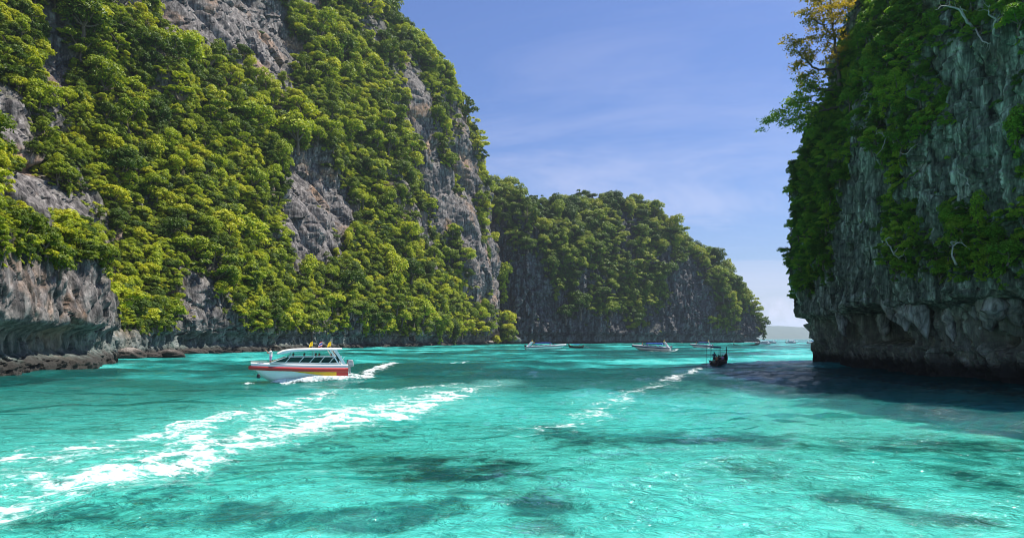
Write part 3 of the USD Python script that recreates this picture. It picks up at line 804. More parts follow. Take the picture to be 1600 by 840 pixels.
def crown_mesh(seed, kind='round', n=900, size=0.105):
    r = np.random.default_rng(seed)
    if kind == 'round':
        k = 11
        c = unit(r.normal(size=(k, 3))) * r.uniform(0.25, 0.74, (k, 1)) * [1, 1, 0.9]; c[:, 2] += 0.08
        rr = r.uniform(0.26, 0.46, k)
        sq = np.array([1, 1, 0.9])
    elif kind == 'loose':
        k = 16
        c = unit(r.normal(size=(k, 3))) * r.uniform(0.35, 0.95, (k, 1)) * [1, 1, 0.85]
        rr = r.uniform(0.16, 0.34, k)
        sq = np.array([1, 1, 0.7])
    elif kind == 'umbrella':
        k = 10
        c = np.stack([r.uniform(-.75, .75, k), r.uniform(-.75, .75, k), r.choice([-.32, 0.0, .30], k) + r.normal(0, .06, k)], 1)
        rr = r.uniform(0.30, 0.46, k)
        sq = np.array([1, 1, 0.38])
    elif kind == 'vine':
        k = 12
        z = np.linspace(0.5, -1.5, k)
        c = np.stack([r.normal(0, .22, k), r.normal(0, .16, k), z], 1)
        rr = np.interp(z, [-1.5, 0.5], [0.16, 0.42]) * r.uniform(.8, 1.2, k)
        sq = np.array([1, 1, 1.2])
    else:                                                    # low scrub
        k = 5
        c = np.stack([r.uniform(-.7, .7, k), r.uniform(-.7, .7, k), r.uniform(-.15, .25, k)], 1)
        rr = r.uniform(0.3, 0.5, k)
        sq = np.array([1, 1, 0.7])
    w = rr ** 2 / (rr ** 2).sum()
    which = r.choice(k, n, p=w)
    d = unit(r.normal(size=(n, 3))); d[:, 2] = np.where(d[:, 2] < -0.25, -d[:, 2] * 0.7, d[:, 2]); d = unit(d)
    pos = c[which] + d * sq * rr[which][:, None] * r.uniform(0.62, 1.08, (n, 1))
    nrm = unit(d * 0.75 + [0, 0, 0.35] + r.normal(size=(n, 3)) * 0.5)
    return leaves(pos, nrm, size * r.uniform(0.6, 1.35, n), r), c, rr


def trunk_mesh(c, rr, seed, base=(0, -0.0, -1.05)):
    r = np.random.default_rng(seed)
    b = np.array(base, float)
    fork = np.array([r.normal(0, .06), r.normal(0, .06), -0.42])
    parts = [tube([b, (b + fork) / 2 + r.normal(0, .04, 3), fork], [.075, .058, .048], 6)]
    for i in np.argsort(-rr)[:6]:
        parts.append(tube([fork, (fork + c[i]) / 2 + [0, 0, -.05] + r.normal(0, .04, 3), c[i]], [.04, .028, .012], 5))
    return cat_mesh(parts)


KINDS = {}


def plant_class(name, seed, kind, n, size, material):
    """a class prim with a crown and a trunk that copies refer to"""
    cp = stage.CreateClassPrim('/World/' + name)
    cp.SetTypeName('Xform')
    lv_, c, rr = crown_mesh(seed, kind, n, size)
    usdkit.mesh(stage, f'/World/{name}/crown', lv_, M(material))
    usdkit.mesh(stage, f'/World/{name}/trunk', trunk_mesh(c, rr, seed + 1), M('bark'), smooth=60)
    KINDS[name] = (seed, kind, n, size, material)
    return name


SORTS = [('round', 'bushy'), ('round', 'bushy'), ('umbrella', 'flat-topped'), ('round', 'bushy'), ('vine', 'hanging'), ('loose', 'open'), ('round', 'bushy'), ('vine', 'hanging'), ('loose', 'open'), ('round', 'bushy')]
PLANTS = {}
for leaf in ('sunny_leaves', 'island_leaves', 'shade_leaves'):
    PLANTS[leaf] = [plant_class(f'{leaf.split("_")[0]}_{kind}_plant_{"abcdefghij"[i]}', 200 + 13 * i, kind, 1500, 0.078, leaf) for i, (kind, _) in enumerate(SORTS)]


def quat_z(a):
    return np.stack([np.cos(a / 2), 0 * a, 0 * a, np.sin(a / 2)], 1)


def qmul(a, b):
    w1, x1, y1, z1 = a.T; w2, x2, y2, z2 = b.T
    return np.stack([w1 * w2 - x1 * x2 - y1 * y2 - z1 * z2, w1 * x2 + x1 * w2 + y1 * z2 - z1 * y2, w1 * y2 - x1 * z2 + y1 * w2 + z1 * x2, w1 * z2 + x1 * y2 - y1 * x2 + z1 * w2], 1)


def instancer(name, label, pos, quat, scale, index, protos):
    pi = UsdGeom.PointInstancer.Define(stage, numbered('/World/' + name))
    root = str(pi.GetPath())
    paths = []
    for i, (meshes) in enumerate(protos):
        pr = UsdGeom.Xform.Define(stage, f'{root}/kinds/plant_{"abcdefghijklmnop"[i]}')
        for nm, me, ma, sm in meshes:
            usdkit.mesh(stage, f'{pr.GetPath()}/{nm}', me, M(ma), smooth=sm)
        paths.append(pr.GetPath())
    pi.CreatePrototypesRel().SetTargets(paths)
    pi.CreatePositionsAttr(Vt.Vec3fArray.FromNumpy(pos.astype(np.float32)))
    pi.CreateOrientationsAttr(Vt.QuathArray([Gf.Quath(float(q[0]), float(q[1]), float(q[2]), float(q[3])) for q in quat]))
    pi.CreateScalesAttr(Vt.Vec3fArray.FromNumpy(scale.astype(np.float32)))
    pi.CreateProtoIndicesAttr(Vt.IntArray.FromNumpy(index.astype(np.int32)))
    tag(pi, label, None, None, 'stuff')
    return pi


EYE = np.array([0, 0, H0])


def sample(surf, n, r, power=1.5, z_min=7.0, hidden=0.12, thr=0.25):
    v, f, nrm, veg = surf
    a, b, c = v[f[:, 0]], v[f[:, 1]], v[f[:, 2]]
    cen = (a + b + c) / 3
    cr = np.cross(b - a, c - a)
    area = np.linalg.norm(cr, axis=1) / 2
    fn = cr / (2 * area[:, None] + 1e-9)
    to = EYE - cen; D = np.linalg.norm(to, axis=1); to /= D[:, None]
    facing = np.clip((fn * to).sum(1), 0, 1)
    vg = veg[f].mean(1)
    px, py = px_of(cen)
    seen = (cen[:, 1] > 5) & (px > -120) & (px < 1720) & (py > -140)
    w = area * (facing * seen + hidden * 0.3) / np.maximum(D, 40) ** 2 * np.clip((vg - thr) / (1 - thr), 0, 1) ** power
    w[cen[:, 2] < z_min] = 0
    t = r.choice(len(f), n, p=w / w.sum())
    u1, u2 = r.random(n), r.random(n); sw = u1 + u2 > 1; u1[sw], u2[sw] = 1 - u1[sw], 1 - u2[sw]
    p = a[t] + (b[t] - a[t]) * u1[:, None] + (c[t] - a[t]) * u2[:, None]
    nn = unit(nrm[f[t, 0]] + nrm[f[t, 1]] + nrm[f[t, 2]])
    return p, nn, np.linalg.norm(p - EYE, axis=1), facing[t] * seen[t], vg[t]


def thin(p, rad, factor):
    from scipy.spatial import cKDTree
    tr = cKDTree(p)
    alive = np.ones(len(p), bool)
    for i in range(len(p)):
        if alive[i]:
            j = np.array(tr.query_ball_point(p[i], rad[i] * factor))
            alive[j[j > i]] = False
    return alive


def plant_out(surf, leaf, n_try, k_size, scrub_n, n_things, name, where, seed, mix, apart=0.75, scrub_size=0.42, z_min=8.5, big=0.16, r_max=12, zones=None, power=1.2, only_seen=0.25):
    r = np.random.default_rng(seed)
    p, nn, D, vis, vg = sample(surf, n_try, r, power, z_min)
    R = np.minimum(D * k_size * np.exp(r.normal(0, .36, len(D))) * np.where(r.random(len(D)) < big, 1.45, 1.0), r_max)
    ok = thin(p, R, apart)
    p, nn, D, vis, vg, R = (x[ok] for x in (p, nn, D, vis, vg, R))
    idx = r.choice(len(mix), len(p), p=np.array(mix) / sum(mix))
    out = unit(nn * [1, 1, 0.2])
    pos = p + out * (R * 0.42)[:, None] + np.array([0, 0, 1.0]) * (R * 0.35)[:, None]
    yaw = r.uniform(0, 2 * PI, len(p))
    sc = R[:, None] * np.stack([r.uniform(.9, 1.2, len(p)), r.uniform(.9, 1.2, len(p)), r.uniform(.75, 1.15, len(p))], 1)
    score = np.where(vis > only_seen, R / D, 0)
    pxx, pyy = px_of(p)
    score[(pxx < 5) | (pxx > 1595) | (pyy < 8)] = 0
    order = np.argsort(-score)
    single = order[:n_things]
    rest = order[n_things:]
    names = {}
    for i in single:
        names.setdefault((SORTS[idx[i]][1], zones(pxx[i], pyy[i])), []).append(i)
    special = {}
    for mem in names.values():
        left = list(mem)
        for word, key in (('topmost', -pyy), ('lowest', pyy), ('leftmost', -pxx), ('rightmost', pxx), ('largest', R), ('smallest', -R)):
            if len(left) > 1 and len(mem) > 2 or len(left) == 2:
                j = max(mem, key=lambda m: key[m])
                if j in left:
                    special[j] = word + ' '; left.remove(j)
    for i in single:
        kind, word = SORTS[idx[i]]
        zone = zones(pxx[i], pyy[i])
        x = UsdGeom.Xform.Define(stage, numbered('/World/' + {'bushy': name, 'flat-topped': 'spreading_tree', 'hanging': 'hanging_creeper', 'open': 'open_tree'}[word]))
        x.AddTranslateOp().Set(Gf.Vec3d(*map(float, pos[i])))
        x.AddRotateZOp().Set(math.degrees(yaw[i]))
        x.AddScaleOp().Set(Gf.Vec3f(*map(float, sc[i])))
        x.GetPrim().GetReferences().AddInternalReference('/World/' + PLANTS[leaf][idx[i]])
        x.GetPrim().SetInstanceable(True)
        noun = {'bushy': 'bushy green tree', 'flat-topped': 'flat-topped green tree', 'hanging': 'trailing green creeper', 'open': 'loose open-crowned tree'}[word]
        tag(x, f'{special.get(i, "")}{noun} {zone} {where}', {'hanging': 'creeper'}.get(word, 'tree'), f'{noun}s {zone} {where}')
    if len(rest):
        protos = []
        for nm in PLANTS[leaf]:
            sd, kind, nl, size, ma = KINDS[nm]
            lv_, c, rr = crown_mesh(sd, kind, nl, size)
            protos.append([('crown', lv_, ma, False), ('trunk', trunk_mesh(c, rr, sd + 1), 'bark', 60)])
        instancer('jungle_canopy', f'dense mass of jungle trees {where}', pos[rest], quat_z(yaw[rest]), sc[rest], idx[rest], protos)
    # low scrub and grass between them
    p, nn, D, vis, vg = sample(surf, scrub_n, r, 0.8, z_min - 1, thr=0.12)
    R = np.minimum(D * k_size * scrub_size * np.exp(r.normal(0, .3, len(D))), r_max * .5)
    pos = p + nn * (R * 0.30)[:, None]
    z = np.array([0, 0, 1.0]); ax = np.cross(z, nn); an = np.arccos(np.clip(nn[:, 2], -1, 1)) * 0.6
    ax = unit(ax); q = np.concatenate([np.cos(an / 2)[:, None], ax * np.sin(an / 2)[:, None]], 1)
    q = qmul(q, quat_z(r.uniform(0, 2 * PI, len(p))))
    protos = [[('tuft', crown_mesh(400 + i, 'scrub', 320, 0.14)[0], leaf, False)] for i in range(4)]
    instancer('cliff_scrub', f'low scrub and creepers covering the ground {where}', pos, q, R[:, None] * np.ones(3), r.integers(0, 4, len(p)), protos)
    return len(single), len(rest)


zone_l = lambda x, y: ('low' if y > 400 else 'midway up' if y > 190 else 'high up') + (' at the seaward corner' if x > 660 else ' left of the rock pillar' if 330 < x < 450 else ' over the jungle gully' if 190 < x <= 330 else ' above the grey undercut' if x <= 190 else ' right of the rock pillar' if x < 560 else ' on the broad green slope')
zone_i = lambda x, y: 'on the skyline' if y < 360 and x < 1010 else 'on the right shoulder' if x > 1060 else 'low on the dark front' if y > 450 else 'left on the dark front' if x < 880 else 'right on the dark front'
zone_r = lambda x, y: 'on the left edge' if x < 1320 else 'at the top' if y < 120 else 'high on the face' if y < 260 else 'low on the face'
MIX_L = [2.5, 2.5, 1.2, 2.5, 1.8, 3, 2.5, 1.8, 3, 2.5]
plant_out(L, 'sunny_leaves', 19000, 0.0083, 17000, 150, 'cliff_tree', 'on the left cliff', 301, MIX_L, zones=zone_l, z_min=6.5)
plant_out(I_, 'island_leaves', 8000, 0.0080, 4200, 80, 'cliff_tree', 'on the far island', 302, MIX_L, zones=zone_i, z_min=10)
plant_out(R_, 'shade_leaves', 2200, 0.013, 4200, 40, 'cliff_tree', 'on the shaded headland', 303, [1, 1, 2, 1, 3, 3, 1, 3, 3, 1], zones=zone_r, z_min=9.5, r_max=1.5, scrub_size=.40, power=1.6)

# ------------------------------------------------------------------ people
def hull_of(spheres, seg=10):
    return m3.Manifold.batch_hull([m3.Manifold.sphere(r, seg).translate([float(c) for c in p]) for p, r in spheres])


def soft(man, step=None, it=6):
    if step:
        man = man.refine_to_length(step)
    t = trimesh.Trimesh(*tm(man), process=True)
    trimesh.smoothing.filter_taubin(t, iterations=it)
    return tm(t)


def person(name, label, loc, rotz, pose, top, bottom, group=None, hat=None, detail=True):
    """one continuous body with hair, shirt and shorts over it; x is forward"""
    J = dict(pel=(0, 0, .93), wst=(0, 0, 1.10), che=(.01, 0, 1.30), nek=(.01, 0, 1.47), hed=(.03, 0, 1.60), top=(.015, 0, 1.66))
    for s, k in ((1, 'l'), (-1, 'r')):
        J.update({'sh' + k: (0, .18 * s, 1.40), 'el' + k: (-.02, .25 * s, 1.13), 'wr' + k: (.10, .25 * s, .90), 'hp' + k: (0, .09 * s, .90), 'kn' + k: (.03, .11 * s, .49), 'an' + k: (0, .11 * s, .08), 'to' + k: (.17, .13 * s, .04)})
    if pose == 'photo':
        for s, k in ((1, 'l'), (-1, 'r')):
            J.update({'el' + k: (.24, .21 * s, 1.22), 'wr' + k: (.42, .08 * s, 1.47)})
    if pose == 'steer':
        J.update(ell=(.10, .30, 1.16), wrl=(.32, .24, 1.10), elr=(-.08, -.26, 1.14), wrr=(.12, -.30, .95))
    if pose == 'sit':
        dz = -.48
        for k in ('pel', 'wst', 'che', 'nek', 'hed', 'top', 'shl', 'shr', 'ell', 'elr', 'hpl', 'hpr'):
            J[k] = (J[k][0] - .02, J[k][1], J[k][2] + dz)
        for s, k in ((1, 'l'), (-1, 'r')):
            J.update({'kn' + k: (.42, .12 * s, .47), 'an' + k: (.40, .12 * s, .08), 'to' + k: (.56, .13 * s, .04), 'wr' + k: (.30, .14 * s, .56), 'el' + k: (.08, .25 * s, .66)})
    B = lambda *a: hull_of([(J[n] if isinstance(n, str) else n, r) for n, r in a])
    parts = [B(('pel', .135), ('wst', .125)), B(('wst', .125), ('che', .14)), B(('che', .135), ('shl', .065), ('shr', .065)), B(('che', .09), ('nek', .055)), B(('nek', .052), ('hed', .07)),
             B(('hed', .088), ('top', .085)), hull_of([(np.add(J['hed'], (.085, 0, -.01)), .016), (np.add(J['hed'], (.07, 0, .03)), .014)], 8),
             hull_of([(np.add(J['hed'], (.05, 0, -.07)), .04), (J['hed'], .06)], 8)]
    for s, k in ((1, 'l'), (-1, 'r')):
        parts += [B(('sh' + k, .062), ('el' + k, .045)), B(('el' + k, .043), ('wr' + k, .031)), B(('pel', .10), ('hp' + k, .095)), B(('hp' + k, .10), ('kn' + k, .065)), B(('kn' + k, .062), ('an' + k, .042)), B(('an' + k, .045), ('to' + k, .03)),
                  hull_of([(np.add(J['hed'], (0, .09 * s, 0)), .02), (np.add(J['hed'], (0, .088 * s, .03)), .018)], 6)]
        w, e = np.array(J['wr' + k]), np.array(J['el' + k])
        d = (w - e) / np.linalg.norm(w - e)
        side = np.cross(d, [0, 0, 1.0]) if abs(d[2]) < .9 else np.array([1.0, 0, 0])
        side = side / np.linalg.norm(side)
        nrm = np.cross(side, d)
        palm = w + d * .07
        parts.append(hull_of([(w, .03), (palm + side * .028, .016), (palm - side * .028, .016)], 6))
        for q, ln in zip((-.033, -.011, .011, .033), (.055, .07, .075, .065)):
            a = palm + side * q; b_ = a + d * ln * .55 + nrm * .012; c_ = b_ + d * ln * .35 + nrm * .03
            parts += [hull_of([(a, .0105), (b_, .0095)], 6), hull_of([(b_, .0095), (c_, .008)], 6)]
        tb = w + d * .03 - side * s * .028
        parts += [hull_of([(tb, .013), (tb + d * .03 - side * s * .03, .011)], 6), hull_of([(tb + d * .03 - side * s * .03, .011), (tb + d * .06 - side * s * .028, .009)], 6)]
    p = thing(name, label, 'person', loc, rotz, 1.0, group)
    obj('body', soft(m3.Manifold.batch_boolean(parts, m3.OpType.Add), .05 if detail else None, 4), 'skin', p, smooth=True)
    hair = hull_of([(np.add(J['top'], (-.02, 0, .012)), .092), (np.add(J['hed'], (-.035, 0, .02)), .088)], 12)
    obj('hair', tm(hair), 'dark_hair' if hat is None else hat, p, smooth=True)
    sh = [B(('wst', .150), ('che', .160)), B(('pel', .155), ('wst', .148)), B(('che', .15), ('shl', .082), ('shr', .082))]
    for k in 'lr':
        mid = (np.array(J['sh' + k]) * .35 + np.array(J['el' + k]) * .65)
        sh.append(hull_of([(J['sh' + k], .080), (mid, .064)]))
    obj('shirt', soft(m3.Manifold.batch_boolean(sh, m3.OpType.Add), .06 if detail else None, 3), top, p, smooth=True)
    tr = [B(('pel', .150), ('hpl', .115), ('hpr', .115))]
    for k in 'lr':
        mid = np.array(J['hp' + k]) * .15 + np.array(J['kn' + k]) * .85
        tr.append(hull_of([(J['hp' + k], .118), (mid, .088)]))
    obj('shorts', soft(m3.Manifold.batch_boolean(tr, m3.OpType.Add), .06 if detail else None, 3), bottom, p, smooth=True)
    return p


# ------------------------------------------------------------------ boats
def prism(poly, y0, y1):
    """polygon in (x, z), thickened from y0 to y1"""
    p = np.asarray(poly, float); n = len(p)
    v = np.vstack([np.c_[p[:, 0], np.full(n, y0), p[:, 1]], np.c_[p[:, 0], np.full(n, y1), p[:, 1]]])
    f = [[0, i, i + 1] for i in range(1, n - 1)] + [[n, n + i + 1, n + i] for i in range(1, n - 1)]
    for i in range(n):
        j = (i + 1) % n
        f += [[i, n + i, n + j], [i, n + j, j]]
    v2 = np.array(f)
    t = trimesh.Trimesh(v, v2, process=False); t.fix_normals()
    return tm(t)


def bar(a, b, r, sides=6):
    return tube([a, b], r, sides)


def speedboat(label, pos, heading, L, B, pitch=0.0, style='hardtop', awning='gelcoat_white', flags=True, engines=2, stripe='red_rubber', detail=True, name='speedboat', s0=1.55, s1=2.0):
    root = thing(name, label, 'speedboat', pos, math.atan2(heading[1], heading[0]), tilt=(0, -pitch))
    xi = np.linspace(0, 1, 25 if detail else 13)
    hb = B / 2 * np.where(xi < .45, .93 + .07 * np.sin(xi / .45 * PI / 2), 1 - .86 * (np.maximum(xi - .45, 0) / .55) ** 2.3)
    sheer = s0 + (s1 - s0) * xi ** 1.5
    keel = -.32 + (s1 * .62 + .32) * np.clip((xi - .62) / .38, 0, 1) ** 2.2
    chine = keel + .42 * (sheer - keel) * np.clip(1.05 - .2 * xi, 0, 1) * .75
    rail0 = sheer - .62
    side = lambda y, z: [[x * L, yy, zz] for x, yy, zz in zip(xi, y, z)]
    rings = []
    for i, x in enumerate(xi):
        b = hb[i]
        rake = .045 * L * max(0, (x - .8) / .2)
        rings.append([[x * L - rake, 0, keel[i]], [x * L - rake * .6, b * .80, chine[i]], [x * L - rake * .15, b * .94, rail0[i]], [x * L, b * .97, sheer[i]],
                      [x * L, -b * .97, sheer[i]], [x * L - rake * .15, -b * .94, rail0[i]], [x * L - rake * .6, -b * .80, chine[i]]])
    obj('hull', loft(rings), 'gelcoat_white', root, smooth=40)
    # rubbing band: a fat fender along both sides and round the stem
    n = len(xi)
    path = [[x * L + .02, hb[i] * 1.0 + .015, sheer[i] - .42] for i, x in enumerate(xi)] + [[L + .12, 0, sheer[-1] - .42]] + [[xi[i] * L + .02, -hb[i] * 1.0 - .015, sheer[i] - .42] for i in range(n - 1, -1, -1)]
    path = np.array(path)
    ring = []
    t = np.gradient(path, axis=0); t /= np.linalg.norm(t, axis=1, keepdims=True)
    o = np.cross(t, [0, 0, 1.0]) * -1
    for k in range(len(path)):
        ring.append([path[k] + [0, 0, .19], path[k] + o[k] * .09 + [0, 0, .13], path[k] + o[k] * .11, path[k] + o[k] * .08 + [0, 0, -.15], path[k] + [0, 0, -.20], path[k] - o[k] * .08])
    obj('rubbing_band', loft(ring), stripe, root, smooth=50)
    if detail:
        for s in (1, -1):
            a = [i for i in range(n) if xi[i] <= .60]
            top = np.array([[xi[i] * L, s * (hb[i] * .943 + .012), rail0[i] - .02] for i in a])
            low = np.array([[xi[i] * L, s * (hb[i] * .90 + .030), rail0[i] - .02 - .62 * max(.02, 1 - xi[i] / .60)] for i in a])
            cut = [j for j, i in enumerate(a) if xi[i] >= .10]
            v = np.vstack([top[cut], low[cut]]); k = len(cut)
            f = np.array([[j, j + 1, k + j + 1] for j in range(k - 1)] + [[j, k + j + 1, k + j] for j in range(k - 1)])
            obj('yellow_flash', (v, f if s < 0 else f[:, ::-1]), 'yellow_paint', root)
            cut = [j for j, i in enumerate(a) if xi[i] <= .15]
            v = np.vstack([top[cut] + [0, s * .006, 0], low[cut] + [0, s * .006, 0]]); k = len(cut)
            f = np.array([[j, j + 1, k + j + 1] for j in range(k - 1)] + [[j, k + j + 1, k + j] for j in range(k - 1)])
            obj('red_flash', (v, f if s < 0 else f[:, ::-1]), stripe, root)
    # deck edge (a raised coaming) and the cockpit sole
    cm = []
    for i in list(range(n)):
        cm.append([xi[i] * L, hb[i] * .80, sheer[i] + .10])
    v = np.array([[c[0], c[1], c[2]] for c in cm] + [[c[0], -c[1], c[2]] for c in cm] + [[xi[i] * L, hb[i] * .97, sheer[i] + .003] for i in range(n)] + [[xi[i] * L, -hb[i] * .97, sheer[i] + .003] for i in range(n)])
    f = []
    for i in range(n - 1):
        f += [[i, n + i, n + i + 1], [i, n + i + 1, i + 1], [2 * n + i, i, i + 1], [2 * n + i, i + 1, 2 * n + i + 1], [n + i, 3 * n + i, 3 * n + i + 1], [n + i, 3 * n + i + 1, n + i + 1]]
    tdk = trimesh.Trimesh(v, np.array(f), process=False)
    fz = np.array(f)
    nn = np.cross(v[fz[:, 1]] - v[fz[:, 0]], v[fz[:, 2]] - v[fz[:, 0]])
    fz[nn[:, 2] < 0] = fz[nn[:, 2] < 0][:, ::-1]
    obj('deck', (v, fz), 'gelcoat_white', root, smooth=30)
    S = lambda x: s0 + (s1 - s0) * x ** 1.5
    yb = B * .40
    if style == 'hardtop':
        z0, z1, zr = 1.80, 2.40, 3.02
        # lower coaming under the glass
        obj('cabin_side', prism([(.07 * L, S(.07)), (.83 * L, S(.8) + .05), (.80 * L, z0 + .10), (.07 * L, z0 - .02)], yb - .06, yb), 'gelcoat_cream', root)
        obj('cabin_side', prism([(.07 * L, S(.07)), (.83 * L, S(.8) + .05), (.80 * L, z0 + .10), (.07 * L, z0 - .02)], -yb, -yb + .06), 'gelcoat_cream', root)
        edges = [.09, .20, .305, .41, .52, .66, .80]
        for s in (1, -1):
            y0, y1 = (yb - .045, yb - .015) if s > 0 else (-yb + .015, -yb + .045)
            for a, b in zip(edges[:-1], edges[1:]):
                front = b == .80
                off = .055 * L
                poly = [(a * L + .035, z0 + .02), (b * L - .035, z0 + .02), ((b * L - .035 - off) if not front else b * L - .16 * L, z1 - (.02 if not front else .04)), (a * L + .035 - off * .9, z1 - .02)]
                if a == .09:
                    poly[3] = (a * L + .04, z1 - .02)
                obj('window', prism(poly, y0, y1), 'tinted_glass', root)
            obj('window_frame', cat_mesh([prism([(.07 * L, z1 - .02), (.63 * L, z1 - .02), (.62 * L, z1 + .05), (.07 * L, z1 + .05)], y0 - .02, y1 + .02)] +
                [bar((e * L, s * (yb - .03), z0), (e * L - .055 * L, s * (yb - .03), z1), .033) for e in edges[:-1]] + [bar((.80 * L, s * (yb - .03), z0 + .05), (.64 * L, s * (yb - .03), z1), .04)]), 'gelcoat_white', root)
        ws = [[(.80 * L, yy * yb, z0 + .08), (.645 * L, yy * yb * .95, z1)] for yy in (-.95, -.32, .32, .95)]
        for a, b in zip(ws[:-1], ws[1:]):
            q = np.array([a[0], b[0], b[1], a[1]]); q2 = q - [.03, 0, .03]
            obj('windscreen', (np.vstack([q, q2]), np.array([[0, 1, 2], [0, 2, 3], [4, 6, 5], [4, 7, 6], [0, 4, 5], [0, 5, 1], [1, 5, 6], [1, 6, 2], [2, 6, 7], [2, 7, 3], [3, 7, 4], [3, 4, 0]])), 'tinted_glass', root)
        # hard roof: cambered slab with a drooping nose
        rr = []
        for x, zt, th, hw in ((.06, zr + .22, .05, .95), (.12, zr + .22, .10, 1.0), (.40, zr + .20, .13, 1.04), (.60, zr + .12, .22, 1.02), (.68, zr - .02, .26, .96), (.735, zr - .26, .10, .80)):
            h = hw * yb
            rr.append([[x * L, -h, zt - .06], [x * L, -h * .6, zt + .02], [x * L, 0, zt + .05], [x * L, h * .6, zt + .02], [x * L, h, zt - .06], [x * L, h, zt - .06 - th], [x * L, 0, zt - th], [x * L, -h, zt - .06 - th]])
        obj('roof', loft(rr), 'gelcoat_white', root, smooth=40)
        for s in (1, -1):
            for x0, x1_ in ((.60, .585), (.36, .36)):
                obj('roof_post', bar((x0 * L, s * (yb - .05), z1), (x1_ * L, s * (yb - .08), zr + .06), .03), 'steel', root)
            obj('arch', prism([(.015 * L, S(0) + .05), (.055 * L, S(0) + .05), (.16 * L, zr + .1), (.125 * L, zr + .1)], s * yb - .05, s * yb + .05), 'gelcoat_white', root)
            obj('arch', prism([(.085 * L, S(0) + .05), (.10 * L, S(0) + .05), (.205 * L, zr + .1), (.19 * L, zr + .1)], s * yb - .04, s * yb + .04), 'gelcoat_white', root)
            obj('arch_panel', prism([(.058 * L, S(0) + .35), (.083 * L, S(0) + .35), (.17 * L, zr - .02), (.163 * L, zr - .02)], s * yb - .02, s * yb + .02), 'tinted_glass', root)
    else:
        ax0, ax1 = (.20, .62)
        za = s0 + 1.28
        rr = []
        for x, dz in ((ax0, -.06), (ax0 + .06, 0), ((ax0 + ax1) / 2, .05), (ax1 - .06, 0), (ax1, -.10)):
            rr.append([[x * L, -yb, za + dz - .05], [x * L, -yb * .5, za + dz + .04], [x * L, yb * .5, za + dz + .04], [x * L, yb, za + dz - .05], [x * L, yb, za + dz - .42], [x * L, -yb, za + dz - .42]])
        obj('awning', loft(rr), awning, root, smooth=40)
        for s in (1, -1):
            for x in (ax0 + .02, (ax0 + ax1) / 2, ax1 - .02):
                obj('awning_post', bar((x * L, s * yb * .95, s0 - .1), (x * L, s * yb * .95, za - .05), .03, 5), 'steel', root)
            obj('arch', prism([(.03 * L, s0), (.075 * L, s0), (.17 * L, za + .45), (.13 * L, za + .45)], s * yb - .06, s * yb + .06), 'gelcoat_white', root)
        obj('arch_top', box((.05 * L, 2 * yb + .1, .10), (.15 * L, 0, za + .47)), 'gelcoat_white', root)
        obj('windscreen', prism([(.70 * L, S(.7)), (.72 * L, S(.7)), (.655 * L, S(.7) + .62), (.64 * L, S(.7) + .62)], -yb * .9, yb * .9), 'tinted_glass', root)
        for k in range(3):
            obj('seat', box((.42, 2 * yb * .85, .40), ((.26 + .12 * k) * L, 0, s0 + .22)), 'seat_vinyl', root)
        obj('console', box((.5, .7, .75), (.60 * L, -.2, s0 + .40)), 'gelcoat_white', root)
    # bow rail with stanchions
    bx_ = [x for x in xi if x >= .82]
    pts = [[x * L, np.interp(x, xi, hb) * .86, S(x) + .20] for x in bx_]
    pts = pts + [[L - .02, 0, S(1) + .22]] + [[p[0], -p[1], p[2]] for p in pts[::-1]]
    br_ = obj('bow_rail', tube(pts, .009, 5), 'engine_grey', root, smooth=60)
    for p in (pts[0], pts[len(bx_) // 2], pts[-1], pts[-1 - len(bx_) // 2]):
        obj('stanchion', bar((p[0], p[1], p[2] - .22), p, .014, 5), 'steel', root)
    # outboard motors
    for k in range(engines):
        y = (k - (engines - 1) / 2) * .62
        e = hull_of([((-.18, y, s0 - .05), .16), ((-.55, y, s0 + .02), .17), ((-.20, y, s0 + .42), .12), ((-.50, y, s0 + .45), .12)], 12)
        en = obj('outboard_motor', tm(e), 'engine_black' if k % 2 == 0 else 'engine_grey', root, smooth=60)
        obj('motor_leg', tm(hull_of([((-.30, y, s0 - .1), .09), ((-.34, y, -.25), .07), ((-.42, y, -.35), .06)], 8)), 'engine_grey', root, smooth=60)
        if detail:
            obj('motor_band', box((.36, .33, .05), (-.37, y, s0 + .16)), 'flag_white', en)
